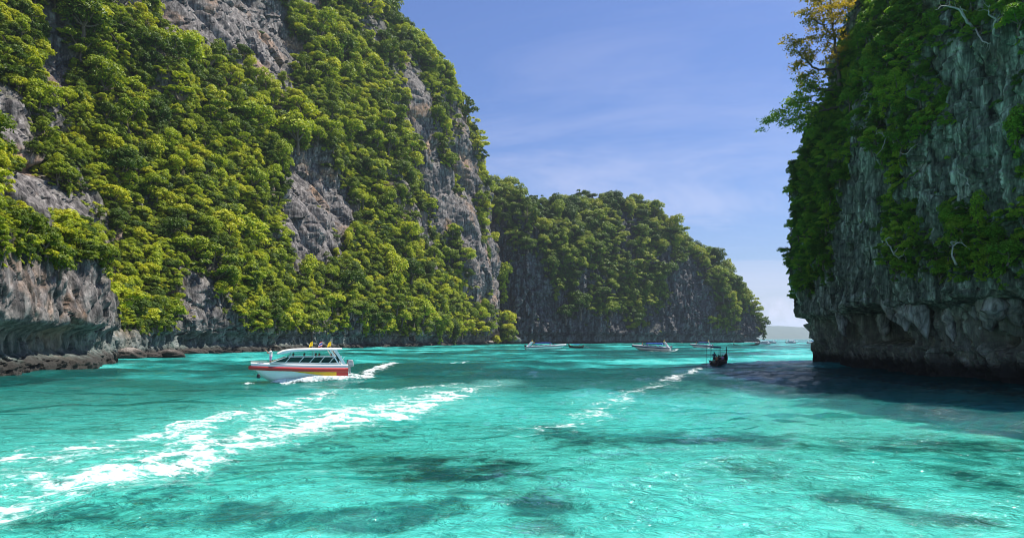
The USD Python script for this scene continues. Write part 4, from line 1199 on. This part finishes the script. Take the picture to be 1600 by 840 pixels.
    if flags:
        zt = 3.26 if style == 'hardtop' else s0 + 1.75
        for x, cols in ((.37, 'yellow'), (.27, 'national'), (.175, 'yellow')) if style == 'hardtop' else ((.15, 'yellow'),):
            fp = obj('flag_pole', bar((x * L, 0, zt - .12), (x * L - .05, 0, zt + .72), .014, 5), 'steel', root)
            u = np.linspace(0, 1, 9); vv = np.linspace(0, 1, 6)
            U, V = np.meshgrid(u, vv, indexing='ij')
            fxx = x * L - .04 + U * .40 * (1 - .3 * V) - .02; fzz = zt + .22 + V * .46 - U * .16; fyy = .09 * np.sin(U * 7 + V * 2) * U + .02
            G = np.stack([fxx, fyy, fzz], -1)
            if cols == 'yellow':
                fa = grid_faces(9, 6); vv_ = G.reshape(-1, 3)
                obj('flag', (np.vstack([vv_, vv_ + [0, .006, 0]]), np.vstack([fa[:, ::-1], fa + len(vv_)])), 'flag_yellow', fp, smooth=60, label='plain yellow flag')
            else:
                for j, colr in enumerate(('flag_red', 'flag_white', 'flag_blue', 'flag_white', 'flag_red')):
                    z0_, z1_ = [(0, 1 / 6), (1 / 6, 2 / 6), (2 / 6, 4 / 6), (4 / 6, 5 / 6), (5 / 6, 1)][j]
                    U2, V2 = np.meshgrid(u, np.array([z0_, z1_]), indexing='ij')
                    q = np.stack([x * L - .06 + U2 * .42 * (1 - .3 * V2), .09 * np.sin(U2 * 7 + V2 * 2) * U2 + .02, zt + .20 + V2 * .48 - U2 * .16], -1).reshape(-1, 3)
                    fa = grid_faces(9, 2)
                    obj('flag_stripe', (np.vstack([q, q + [0, .006, 0]]), np.vstack([fa[:, ::-1], fa + len(q)])), colr, fp, smooth=60)
    return root


def on_boat(pos, heading, pitch, p):
    a = math.atan2(heading[1], heading[0])
    x, z = p[0] * math.cos(pitch) - p[2] * math.sin(pitch), p[2] * math.cos(pitch) + p[0] * math.sin(pitch)
    return (pos[0] + x * math.cos(a) - p[1] * math.sin(a), pos[1] + x * math.sin(a) + p[1] * math.cos(a), pos[2] + z), a


def flat(px, d):
    return np.array([(px - 800) * d / F, d])


# near speedboat, heading left and a little towards us
SB = flat(541, 68.2); sb = (SB[0], SB[1], 0.0); hd = np.array([-.93, -.37]); L_SB = 9.1; PIT = math.radians(0.5)
speedboat('white speedboat with red band and white hard roof speeding left', sb, hd, L_SB, 2.9, PIT, s0=1.52, s1=1.74)
q, a = on_boat(sb, hd, PIT, (.80 * L_SB, .35, 1.52))
person('person', 'person standing on the bow of the red banded speedboat holding up a phone', q, a + .15, 'photo', 'cloth_white', 'cloth_lilac', detail=True)
d_ = np.array([math.cos(a + .15), math.sin(a + .15)])
ph = thing('phone', 'dark phone held up by the person on the speedboat bow', 'phone', (q[0] + d_[0] * .52, q[1] + d_[1] * .52, q[2] + 1.60), a + .15)
obj('phone_body', tm(m3.Manifold.batch_hull([m3.Manifold.sphere(.008, 8).translate([0, y, z]) for y in (-.07, .07) for z in (-.03, .03)])), 'engine_black', ph)
obj('phone_screen', box((.002, .125, .06), (-.0095, 0, 0)), 'tinted_glass', ph)
for x, y, top, lab in ((.17, .45, 'cloth_white', 'rearmost passenger in white seated at the stern of the red banded speedboat'), (.30, .5, 'cloth_pink', 'passenger in pink seated under the roof of the red banded speedboat'), (.33, -.1, 'cloth_navy', 'passenger in navy seated under the roof of the red banded speedboat'),
                       (.45, -.4, 'cloth_grey', 'passenger in grey seated midships in the red banded speedboat'), (.57, .3, 'cloth_black', 'driver in black seated behind the windscreen of the red banded speedboat')):
    q, a = on_boat(sb, hd, PIT, (x * L_SB, y, 1.48))
    person('person', lab, q, a + .2 * math.sin(x * 40), 'sit', top, 'cloth_navy', detail=False)
    bn = thing('boat_seat', f'padded boat seat under the {lab.split(" in ")[1].split(" ")[0]} clad {"driver" if "driver" in lab else "passenger"} on the speedboat', 'seat', q, a)
    obj('cushion', tm(hull_of([((dx, dy, .26), .06) for dx in (-.2, .2) for dy in (-.2, .2)], 8)), 'seat_vinyl', bn, smooth=60)
    obj('pedestal', box((.3, .3, .22), (0, 0, .10)), 'gelcoat_white', bn)
    obj('backrest', tm(hull_of([((-.27, dy, z), .04) for z in (.3, .72) for dy in (-.18, .18)], 8)), 'seat_vinyl', bn, smooth=60)

# its bow wave, the sheet of spray under the hull, and the trail behind
perp = np.array([-hd[1], hd[0]])
st = np.array(sb[:2])
P_ = lambda x, y: st + hd * (x * L_SB) + perp * y
bump = lambda h: (lambda u, a: h * np.exp(-(a / .5) ** 2) * np.sin(PI * np.clip(u, 0, 1)) ** .6)
trail('bow_wave', 'white bow spray curling along the near side of the red banded speedboat', [P_(.80, .5), P_(.66, 1.25), P_(.45, 1.55), P_(.2, 1.75), P_(0, 1.9), P_(-.2, 2.1)], [.28, .5, .55, .5, .5, .3], [1.25, 1.4, 1.3, 1.05, .9, .4], 260, 60, bump(.42), .03, .55)
trail('bow_wave', 'white bow spray on the far side of the red banded speedboat', [P_(.80, -.5), P_(.66, -1.25), P_(.45, -1.55), P_(.2, -1.75), P_(0, -1.9), P_(-.2, -2.1)], [.28, .5, .55, .5, .5, .3], [1.25, 1.4, 1.3, 1.05, .9, .4], 260, 50, bump(.42), .03, .55)
trail('bow_wave', 'small curl of white water ahead of the red banded speedboat', [P_(.96, 1.0), P_(1.03, 1.25), P_(1.08, 1.5)], [.10, .18, .12], [.8, .9, .6], 120, 40, bump(.15), .02, .15)
trail('wake_foam', 'white propeller trail behind the red banded speedboat', [P_(.05, 0), P_(-.14, -.2), P_(-.26, -1.6), W(584, 577), W(612, 570.5), W(650, 567), W(700, 565), W(740, 563.5)], [.9, 1.1, 1.3, 1.3, 1.5, 1.5, 1.5, 1.0], [1.5, 1.45, 1.35, 1.2, 1.05, .95, .75, .5], 500, 60, lambda u, a: .75 * np.exp(-(a / .6) ** 2) * np.exp(-u * 5), .03, .22)
b0 = onwater(404, 591.5)
by_ = thing('mooring_buoy', 'small dark buoy bobbing in the water under the bow of the speedboat', 'buoy', (b0[0], b0[1], wave_h(b0[:1], b0[1:])[0] + .1))
obj('float_body', tm(hull_of([((0, 0, 0), .20), ((0, 0, .22), .15)], 14)), 'engine_black', by_, smooth=60)
obj('mooring_eye', bar((0, 0, .3), (0, 0, .50), .04), 'engine_grey', by_)

# boats farther off
def far_speedboat(label, px, d, heading, L, B, awning, people, pitch=.02, stripe='navy_paint', engines=2, **kw):
    p = flat(px, d); pos = (p[0], p[1], -.05)
    h = np.array(heading, float); h /= np.linalg.norm(h)
    speedboat(label, pos, h, L, B, pitch, 'awning', awning, stripe=stripe, detail=False, engines=engines, **kw)
    for x, y, pose, top, lab in people:
        q, a = on_boat(pos, h, pitch, (x * L, y, (kw.get('s0', 1.55)) + (.02 if pose != 'sit' else .10)))
        person('person', lab, q, a + y, pose, top, 'cloth_navy', detail=False)
    return pos, h


far_speedboat('long white speedboat with dark blue awning moored under the left cliff corner', 822, 268, (.985, .17), 16.6, 3.6, 'dark_blue_canvas',
              [(.17, .4, 'stand', 'cloth_pink', 'person in pink at the stern of the long moored speedboat'), (.19, -.5, 'stand', 'flag_yellow', 'person in yellow at the stern of the long moored speedboat')], stripe='navy_paint', s0=1.3, s1=1.7, flags=True)
p3, h3 = far_speedboat('white speedboat with bright blue awning and arch moving left off the island', 1047, 228, (-.93, .36), 13.0, 3.2, 'blue_canvas',
                       [(.10, .5, 'stand', 'cloth_white', 'person in white beside the arch of the blue awning speedboat'), (.17, -.6, 'stand', 'cloth_navy', 'person in navy beside the arch of the blue awning speedboat'), (.72, .3, 'sit', 'cloth_orange', 'person in orange seated at the bow of the blue awning speedboat')], pitch=.035, s0=1.35, s1=1.75)
p4, h4 = far_speedboat('white speedboat with dark blue awning heading left behind the longtail boat', 1112, 305, (-.97, .24), 9.6, 2.9, 'dark_blue_canvas',
                       [(.70, .2, 'sit', 'cloth_orange', 'person in orange seated at the bow of the farther blue awning speedboat'), (.12, .2, 'stand', 'cloth_pink', 'person in pink standing at the stern of the farther blue awning speedboat')], pitch=.03, s0=1.3, s1=1.7)
trail('wake_foam', 'white water under the hull of the bright blue awning speedboat', [np.array(p3[:2]) + h3 * 9 + [0, -2.0], np.array(p3[:2]) + h3 * 4 + [0, -2.6], np.array(p3[:2]) + [0, -2.0], W(1062, 546), W(1090, 546.5)], [.8, 1.6, 1.6, 1.6, 1.0], [1.1, 1.3, 1.3, 1.0, .5], 200, 40, None, .05)
trail('wake_foam', 'white trail streaming behind the farther dark blue awning speedboat', [W(1086, 543.5), W(1110, 543.8), W(1135, 544.5), W(1165, 544.5), W(1180, 545)], [1.0, 1.8, 2.0, 1.8, 1.2], [1.1, 1.3, 1.0, .8, .4], 200, 40, None, .05)


def longtail(label, pos, heading, L, B, canopy, detail=True, prow=1.0, name='longtail_boat', canopy_at=(.10, .26), zc=2.55, cw=.46):
    root = thing(name, label, 'longtail boat', pos, math.atan2(heading[1], heading[0]))
    xi = np.linspace(0, 1, 17)
    hb = B / 2 * np.sin(np.clip(xi * .78 + .22, 0, 1) * PI) ** .6 * np.interp(xi, [0, .3, 1], [1.05, 1, .9]); hb[-1] = .05
    hb = np.maximum(hb, .05)
    z1 = .62 + .25 * (1 - xi) ** 3 + 1.15 * np.clip((xi - .55) / .45, 0, 1) ** 2.4
    z0 = -.25 + .85 * np.clip((xi - .70) / .30, 0, 1) ** 2
    outer, inner = [], []
    for i, x in enumerate(xi):
        outer.append([[x * L, hb[i], z1[i]], [x * L, hb[i] * .86, (z0[i] + z1[i]) / 2], [x * L, hb[i] * .35, z0[i]], [x * L, -hb[i] * .35, z0[i]], [x * L, -hb[i] * .86, (z0[i] + z1[i]) / 2], [x * L, -hb[i], z1[i]],
                      [x * L, -hb[i] * .90, z1[i]], [x * L, -hb[i] * .7, (z0[i] + z1[i]) / 2], [x * L, -hb[i] * .3, z0[i] + .08], [x * L, hb[i] * .3, z0[i] + .08], [x * L, hb[i] * .7, (z0[i] + z1[i]) / 2], [x * L, hb[i] * .90, z1[i]]])
    obj('hull', loft(outer), 'dark_wood', root, smooth=40)
    for s in (1, -1):
        obj('gunwale', tube([[x * L, s * (hb[i] + .01), z1[i] + .02] for i, x in enumerate(xi)], .045, 6), 'warm_wood', root, smooth=60)
    zt = z1[-1]
    pr = obj('prow', loft([[[L + a * .0 - .12 + f_, w, z], [L + .16 + f_, 0, z], [L - .12 + f_, -w, z]] for z, w, f_, a in ((zt - .5, .07, -.05, 0), (zt, .07, .10, 0), (zt + .55 * prow, .06, .22, 0), (zt + 1.15 * prow, .045, .26, 0))]), 'dark_wood', root, smooth=40)
    obj('ribbon', tube([[L + .07 + .10 * math.sin(k * 1.1), .10 * math.cos(k * 1.1), zt + .5 * prow + k * .012] for k in range(18)], .035, 5), 'cloth_navy', pr, smooth=60)
    for k, x in enumerate((.22, .36, .50, .64, .77)):
        hbx = np.interp(x, xi, hb) * .9
        obj('thwart', box((.24, 2 * hbx, .04), (x * L, 0, np.interp(x, xi, z1) - .12)), 'warm_wood', root)
    c0, c1 = canopy_at
    w = B * cw
    rr = [[[x * L, -w, zc + dz - .05], [x * L, -w * .5, zc + dz + .03], [x * L, w * .5, zc + dz + .03], [x * L, w, zc + dz - .05], [x * L, w, zc + dz - .10], [x * L, -w, zc + dz - .10]] for x, dz in ((c0, -.04), ((c0 + c1) / 2, .05), (c1, -.04))]
    obj('canopy', loft(rr), canopy, root, smooth=40)
    for s in (1, -1):
        for x in (c0 + .02, c1 - .02):
            obj('canopy_post', bar((x * L, s * w * .85, .55), (x * L, s * w * .9, zc - .06), .025, 5), 'dark_wood', root)
    en = obj('engine', tm(hull_of([((-.05, 0, 1.15), .16), ((.45, 0, 1.22), .18), ((.2, 0, 1.45), .12)], 10)), 'engine_black', root, smooth=50)
    obj('drive_shaft', tube([(-.1, .05, 1.1), (-1.6, .35, .45), (-2.9, .6, -.12)], [.05, .035, .03], 6), 'steel', root, smooth=60)
    obj('tiller', tube([(.4, .05, 1.25), (1.1, .18, 1.38)], .025, 5), 'steel', root)
    return root


lp = flat(1115.5, 102.5); lpos = (lp[0], lp[1], 0.0); lh = np.array([.50, .866])
longtail('dark wooden longtail boat with small canopy motoring away in front of the headland', lpos, lh, 8.6, 1.9, 'cloth_navy', canopy_at=(.03, .20), zc=2.95, cw=.40)
tag(obj('mooring_pole', tube([(lp[0] - 1.1, lp[1] + .1, -.6), (lp[0] - 1.05, lp[1] + .1, 1.4), (lp[0] - 1.1, lp[1] + .1, 3.0)], .025, 6), 'dark_wood', None), 'thin upright pole just left of the dark longtail boat', 'pole')
for x, y, z, pose, top, bot, lab in ((.085, .12, .42, 'steer', 'cloth_navy', 'cloth_navy', 'driver in navy standing under the canopy of the longtail boat'), (.36, .35, .36, 'sit', 'cloth_orange', 'cloth_black', 'passenger in orange seated in the longtail boat'),
                                     (.36, -.38, .36, 'sit', 'cloth_pink', 'cloth_black', 'passenger in pink seated in the longtail boat behind the prow'), (.22, -.45, .36, 'sit', 'cloth_black', 'cloth_black', 'rearmost passenger in black seated in the longtail boat'), (.50, .3, .36, 'sit', 'cloth_black', 'cloth_navy', 'passenger in black seated near the middle of the longtail boat'), (.52, -.3, .38, 'sit', 'cloth_lilac', 'cloth_navy', 'foremost passenger in lilac seated in the longtail boat')):
    q, a = on_boat(lpos, lh, 0, (x * 8.6, y, z))
    person('person', lab, q, a + y * .5, pose, top, bot, detail=(pose == 'steer'))

fl = flat(912, 300)
longtail('small longtail boat with bright blue canopy moored against the dark island', (fl[0], fl[1], 0), np.array([-.98, .2]), 6.8, 1.7, 'blue_canvas', canopy_at=(.25, .80), zc=1.75, cw=.5, prow=.8)
fl = flat(1146, 420)
longtail('dark longtail boat with grey awning moored at the tip of the island', (fl[0], fl[1], 0), np.array([.98, -.2]), 15.5, 2.4, 'grey_awning', canopy_at=(.42, .88), zc=2.1, cw=.5, prow=1.1)
for px, d, L_, B_, aw, lab, hx_ in ((1203, 470, 10, 3.0, 'gelcoat_white', 'white motorboat with white awning anchored nearest the island tip', .9), (1212, 620, 13, 3.6, 'grey_awning', 'white motorboat with grey awning second in the distant anchored row', 1),
                                   (1229, 640, 12, 3.4, 'cloth_pink', 'white motorboat with pale pink awning in the middle of the distant row', -1), (1243, 600, 9, 3.0, 'grey_awning', 'small white motorboat beside the blue roofed one in the distant row', 1), (1262, 560, 14, 3.6, 'dark_blue_canvas', 'motorboat with dark blue roof anchored next to the headland', -1)):
    p = flat(px, d); h = np.array([-hx_, .15]); h /= np.linalg.norm(h)
    speedboat(lab, (p[0], p[1], -.1), h, L_, B_, 0, 'awning', aw, flags=False, engines=1, stripe='navy_paint', detail=False, name='motorboat', s0=1.4, s1=1.8)

# ------------------------------------------------------------------ boulders at the waterline
def boulder(label, px, py, w, h, seed, dep=None):
    c = onwater(px, py); d = c[1]
    r = np.random.default_rng(seed)
    t = trimesh.creation.icosphere(4, 1.0)
    v = np.array(t.vertices)
    v = v * (1 + .30 * nz(v + seed, 1.1, seed, 3)[:, None] + .10 * (ridge(v + seed, 2.5, seed, 2) - .5)[:, None])
    wm, hm = w * d / F / 2, h * d / F
    v = v * [wm, dep or wm * .7, hm * .62] + [c[0], c[1] + wm * .3, hm * .22]
    g = obj('boulder', (v, np.array(t.faces)), 'boulder_stone', None, smooth=40)
    tag(g, label, 'boulder')


boulder('largest pale boulder at the water edge under the left jungle slope', 196, 560, 52, 20, 1)
boulder('flat brown boulder right of the largest one at the left shore', 262, 557.5, 46, 13, 2)
boulder('low dark boulder between the two bigger ones at the left shore', 232, 558, 36, 9, 3)
boulder('rounded dark boulder against the undercut cliff at the left shore', 300, 553.5, 40, 11, 4)
boulder('pale rock at the foot of the seaward cliff corner', 762, 537.6, 22, 7, 5, 5)
boulder('brown rock under the bright shrubs at the cliff corner', 790, 536.9, 26, 7, 6, 5)
boulder('small flat rock farthest right beside the cliff corner shrubs', 812, 536.4, 22, 5, 7, 5)

# bright shrubs on the rocks at the cliff corner
CS = [(783, 520, 13), (795, 512, 12), (802, 522, 11), (790, 529, 13), (781, 503, 10), (775, 530, 11), (800, 531, 9), (786, 494, 8)]
for i, (px, py, rp) in enumerate(CS):
    d = 536 - 6 * (i % 3)
    q = at(px, py, d)
    words = ['broad', 'tall', 'rightmost', 'low central', 'upper left', 'leftmost low', 'small low right', 'topmost'][i]
    x = thing('corner_shrub', f'{words} bright green shrub growing at the foot of the seaward cliff corner', 'shrub', q, i * 1.3, (rp * d / F * 1.1,) * 3)
    x.GetReferences().AddInternalReference('/World/' + PLANTS['sunny_leaves'][[0, 1, 3, 6][i % 4]])
    x.SetInstanceable(True)
v = trimesh.creation.icosphere(4, 1.0)
vv = np.array(v.vertices); vv = vv * (1 + .35 * nz(vv + 9, 1.2, 9, 3)[:, None]) * [13, 8, 6] + [at(789, 530, 546)[0], 549, 2]
tag(obj('shore_outcrop', (vv, np.array(v.faces)), 'cliff_limestone', None, smooth=40), 'low rock outcrop carrying bright shrubs at the cliff corner', 'rock')


# ------------------------------------------------------------------ the tree leaning out of the headland against the sky
def limb(points, r0, r1, seed, wob=.25):
    r = np.random.default_rng(seed)
    P = np.array(points, float)
    k = np.linspace(0, 1, len(P)); u = np.linspace(0, 1, len(P) * 4)
    C = np.stack([PchipInterpolator(k, P[:, i])(u) for i in range(3)], 1)
    C[1:-1] += r.normal(0, wob, (len(u) - 2, 3)) * .5
    return C, np.linspace(r0, r1, len(u))


DT = 106.0
tree = thing('leaning_tree', 'tree with golden leaves leaning out from the headland top against the sky', 'tree', at(1318, 160, DT), 0)
org = at(1318, 160, DT)
TP = lambda x, y, dd=0: at(x, y, DT + dd) - org
limbs = [([TP(1322, 175, 1), TP(1312, 130), TP(1306, 80), TP(1300, 30), TP(1296, -25)], .34, .10), ([TP(1306, 108), TP(1276, 107, -1), TP(1257, 93, -2), TP(1243, 74, -2.5), TP(1237, 64, -3)], .20, .03), ([TP(1310, 140), TP(1276, 139, -.5), TP(1262, 132, -1), TP(1254, 112, -2)], .18, .03),
         ([TP(1316, 165), TP(1290, 172, -1), TP(1268, 176, -2), TP(1250, 182, -3), TP(1230, 188, -3.5), TP(1200, 188, -4)], .20, .03), ([TP(1290, 172, -1), TP(1270, 160, 0), TP(1252, 160, 0), TP(1236, 158, 1)], .12, .02), ([TP(1303, 60), TP(1285, 40, -1), TP(1268, 28, -2), TP(1262, 12, -2)], .14, .03),
         ([TP(1301, 40), TP(1318, 18, 1), TP(1326, -5, 1)], .12, .03), ([TP(1298, 20), TP(1280, 2, 0), TP(1270, -20, 0)], .12, .03), ([TP(1268, 176, -2), TP(1264, 195, -2), TP(1262, 203, -2)], .07, .02)]
tips, wood = [], []
rt = np.random.default_rng(77)
for i, (pts, a, b) in enumerate(limbs):
    C, R = limb(pts, a, b, 500 + i, .16)
    obj('trunk' if i == 0 else 'limb', tube(C, R, 7), 'bark', tree, smooth=60)
    for k in range(int(len(C) * .35), len(C), 1):
        for _ in range(2):
            dirn = unit(rt.normal(size=3) * [1, 1, .6]) * rt.uniform(.7, 1.7)
            e = C[k] + dirn
            wood.append(tube([C[k], C[k] + dirn * .5 + rt.normal(0, .08, 3), e], [.03, .02, .010], 4)); tips.append(e)
obj('twigs', cat_mesh(wood), 'bark', tree)
clus = [(1200, 187), (1206, 184), (1212, 178), (1222, 172), (1228, 170), (1236, 160), (1245, 172), (1255, 165), (1262, 156), (1268, 168), (1240, 108), (1250, 120), (1245, 100), (1262, 92), (1270, 112), (1258, 82), (1275, 80), (1265, 60), (1270, 45), (1281, 30), (1290, 52), (1300, 30), (1285, 15), (1302, 5), (1275, 5), (1312, 22), (1290, 76), (1285, 97), (1256, 130), (1272, 128), (1250, 145), (1308, 48), (1318, 8), (1296, 62), (1300, 88), (1290, 120), (1284, 140), (1296, 15), (1280, 60)]
tips += [TP(x, y, rt.uniform(-2.5, 1.5)) for x, y in clus for _ in range(3)]
tips = np.array(tips) + rt.normal(0, .25, (len(tips), 3))
lp_, ln_ = [], []
for c in tips:
    n = rt.integers(22, 44)
    o = rt.normal(size=(n, 3)) * [.46, .46, .17]
    lp_.append(c + o); ln_.append(unit(o * .4 + [0, 0, .7] + rt.normal(size=(n, 3)) * .5))
lp_, ln_ = np.vstack(lp_), np.vstack(ln_)
warm = (lp_[:, 2] > TP(1260, 128)[2] + rt.normal(0, 1.2, len(lp_)))
obj('golden_crown', leaves(lp_[warm], ln_[warm], rt.uniform(.13, .26, warm.sum()), rt), 'autumn_leaves', tree, label='golden brown upper foliage')
obj('green_crown', leaves(lp_[~warm], ln_[~warm], rt.uniform(.13, .26, (~warm).sum()), rt), 'shade_leaves', tree, label='green lower foliage')


# ------------------------------------------------------------------ bare pale trees on the headland face
from scipy.spatial import cKDTree
Rv, Rf, Rn, Rveg = R_
fr_ = (Rv[:, 1] > 20) & (Rv[:, 2] > 0)
rpx, rpy = px_of(Rv)
ktree = cKDTree(np.stack([rpx[fr_], rpy[fr_]], 1)); rid = np.nonzero(fr_)[0]


def face_point(x, y):
    j = rid[ktree.query([x, y], 12)[1]]
    j = j[np.argmin(np.linalg.norm(Rv[j] - EYE, axis=1))]
    return Rv[j], Rn[j]


def bare_tree(label, x, y, strokes, seed, r0=.11):
    p, n_ = face_point(x, y)
    d = p[1]
    t = thing('bare_tree', label, 'tree', p, 0)
    rr = np.random.default_rng(seed)
    for i, stx in enumerate(strokes):
        C = []
        for k, (sx, sy) in enumerate(stx):
            q, _ = face_point(sx, sy)
            dd = min(d, q[1]) - .5 - .9 * (k / max(1, len(stx) - 1)) * (1 if i == 0 else .7)
            C.append(at(sx, sy, dd) - p)
        if i == 0:
            C[0] = -n_ * .2
        cc, rad_ = limb(C, r0 if i == 0 else r0 * .6, .022, seed + i, .07)
        obj('trunk' if i == 0 else 'branch', tube(cc, rad_, 6), 'bare_wood', t, smooth=60)
        for k in range(len(cc) // 2, len(cc), 2):
            e = cc[k] + unit(rr.normal(size=3)) * rr.uniform(.4, .9)
            obj('twig', tube([cc[k], (cc[k] + e) / 2 + rr.normal(0, .06, 3), e], [.02, .014, .007], 4), 'bare_wood', t)


bare_tree('arching bare pale tree nearest the top of the shaded headland', 1524, 44, [[(1524, 44), (1512, 34), (1496, 14), (1476, 9), (1462, 16)], [(1512, 34), (1506, 24), (1500, 10)], [(1524, 44), (1538, 66), (1548, 68)]], 801, .14)
bare_tree('crooked bare pale tree at the upper right of the shaded headland', 1556, 60, [[(1556, 60), (1552, 48), (1555, 33), (1545, 22), (1546, 8)], [(1555, 33), (1566, 26)]], 811, .16)
bare_tree('tangled bare grey branches midway up the headland face', 1392, 212, [[(1392, 212), (1384, 214), (1376, 208), (1368, 210)], [(1392, 212), (1398, 228), (1405, 238), (1416, 240), (1426, 230), (1434, 224)], [(1384, 214), (1378, 232), (1368, 244)], [(1398, 228), (1410, 222)]], 821, .10)
bare_tree('bare forked grey tree on the lower headland left of the pale bent branch', 1404, 405, [[(1404, 405), (1396, 396), (1390, 384), (1384, 374), (1390, 370)], [(1404, 405), (1412, 395), (1420, 384)], [(1396, 396), (1404, 386)]], 831, .10)
bare_tree('pale bent branch standing out low on the headland face', 1498, 420, [[(1498, 420), (1492, 408), (1487, 394), (1490, 384), (1500, 379), (1516, 390)], [(1490, 384), (1486, 378), (1500, 380)]], 841, .12)
bare_tree('thin bare branch halfway up the headland above the bent branch', 1514, 282, [[(1514, 282), (1508, 276), (1500, 272), (1496, 268)], [(1508, 276), (1514, 290), (1512, 298)]], 851, .09)
bare_tree('small bare branch at the upper left of the headland beside the leaning tree', 1365, 152, [[(1365, 152), (1356, 146), (1346, 148)], [(1356, 146), (1352, 156)]], 861, .09)

# stalactites under the brow of the headland
rs = np.random.default_rng(55)
st_x = [1300, 1366, 1372, 1394, 1418, 1428, 1470, 1508, 1521, 1536, 1566]
head = stage.GetPrimAtPath('/World/limestone_headland')
for i, x in enumerate(st_x):
    top, n_ = face_point(x, 470 + 12 * rs.normal())
    ln = rs.uniform(2.4, 4.6); w = rs.uniform(.6, 1.3)
    c = np.array([[top[0] + .9 + .9 * t, top[1] + .2, top[2] + .2 - ln * t] for t in np.linspace(0, 1, 9)])
    c[:, :2] += np.cumsum(rs.normal(0, .07, (9, 2)), 0)
    m_ = tube(c, w * np.array([.5, .75, .95, .9, 1.0, .85, .8, .5, .15]) * rs.uniform(.85, 1.15, 9), 10)
    vv = m_[0] + np.stack([.32 * nz(m_[0], 1.1, 700 + i + 40 * k, 3) for k in range(3)], 1)
    obj('stalactite', (vv, m_[1]), 'pale_limestone', head, smooth=50)

# ------------------------------------------------------------------ sea air
mat('sea_haze', {'v': ('principled_volume', dict(color=(0.72, 0.86, 1.0), density=0.00006, anisotropy=0.2))}, surface=None, volume='v.volume')
hz = obj('haze', box((30000, 30000, 420), (0, 3000, 420 / 2 - 12)), 'sea_haze')
tag(hz, 'thin bluish sea haze over the strait', kind='stuff')
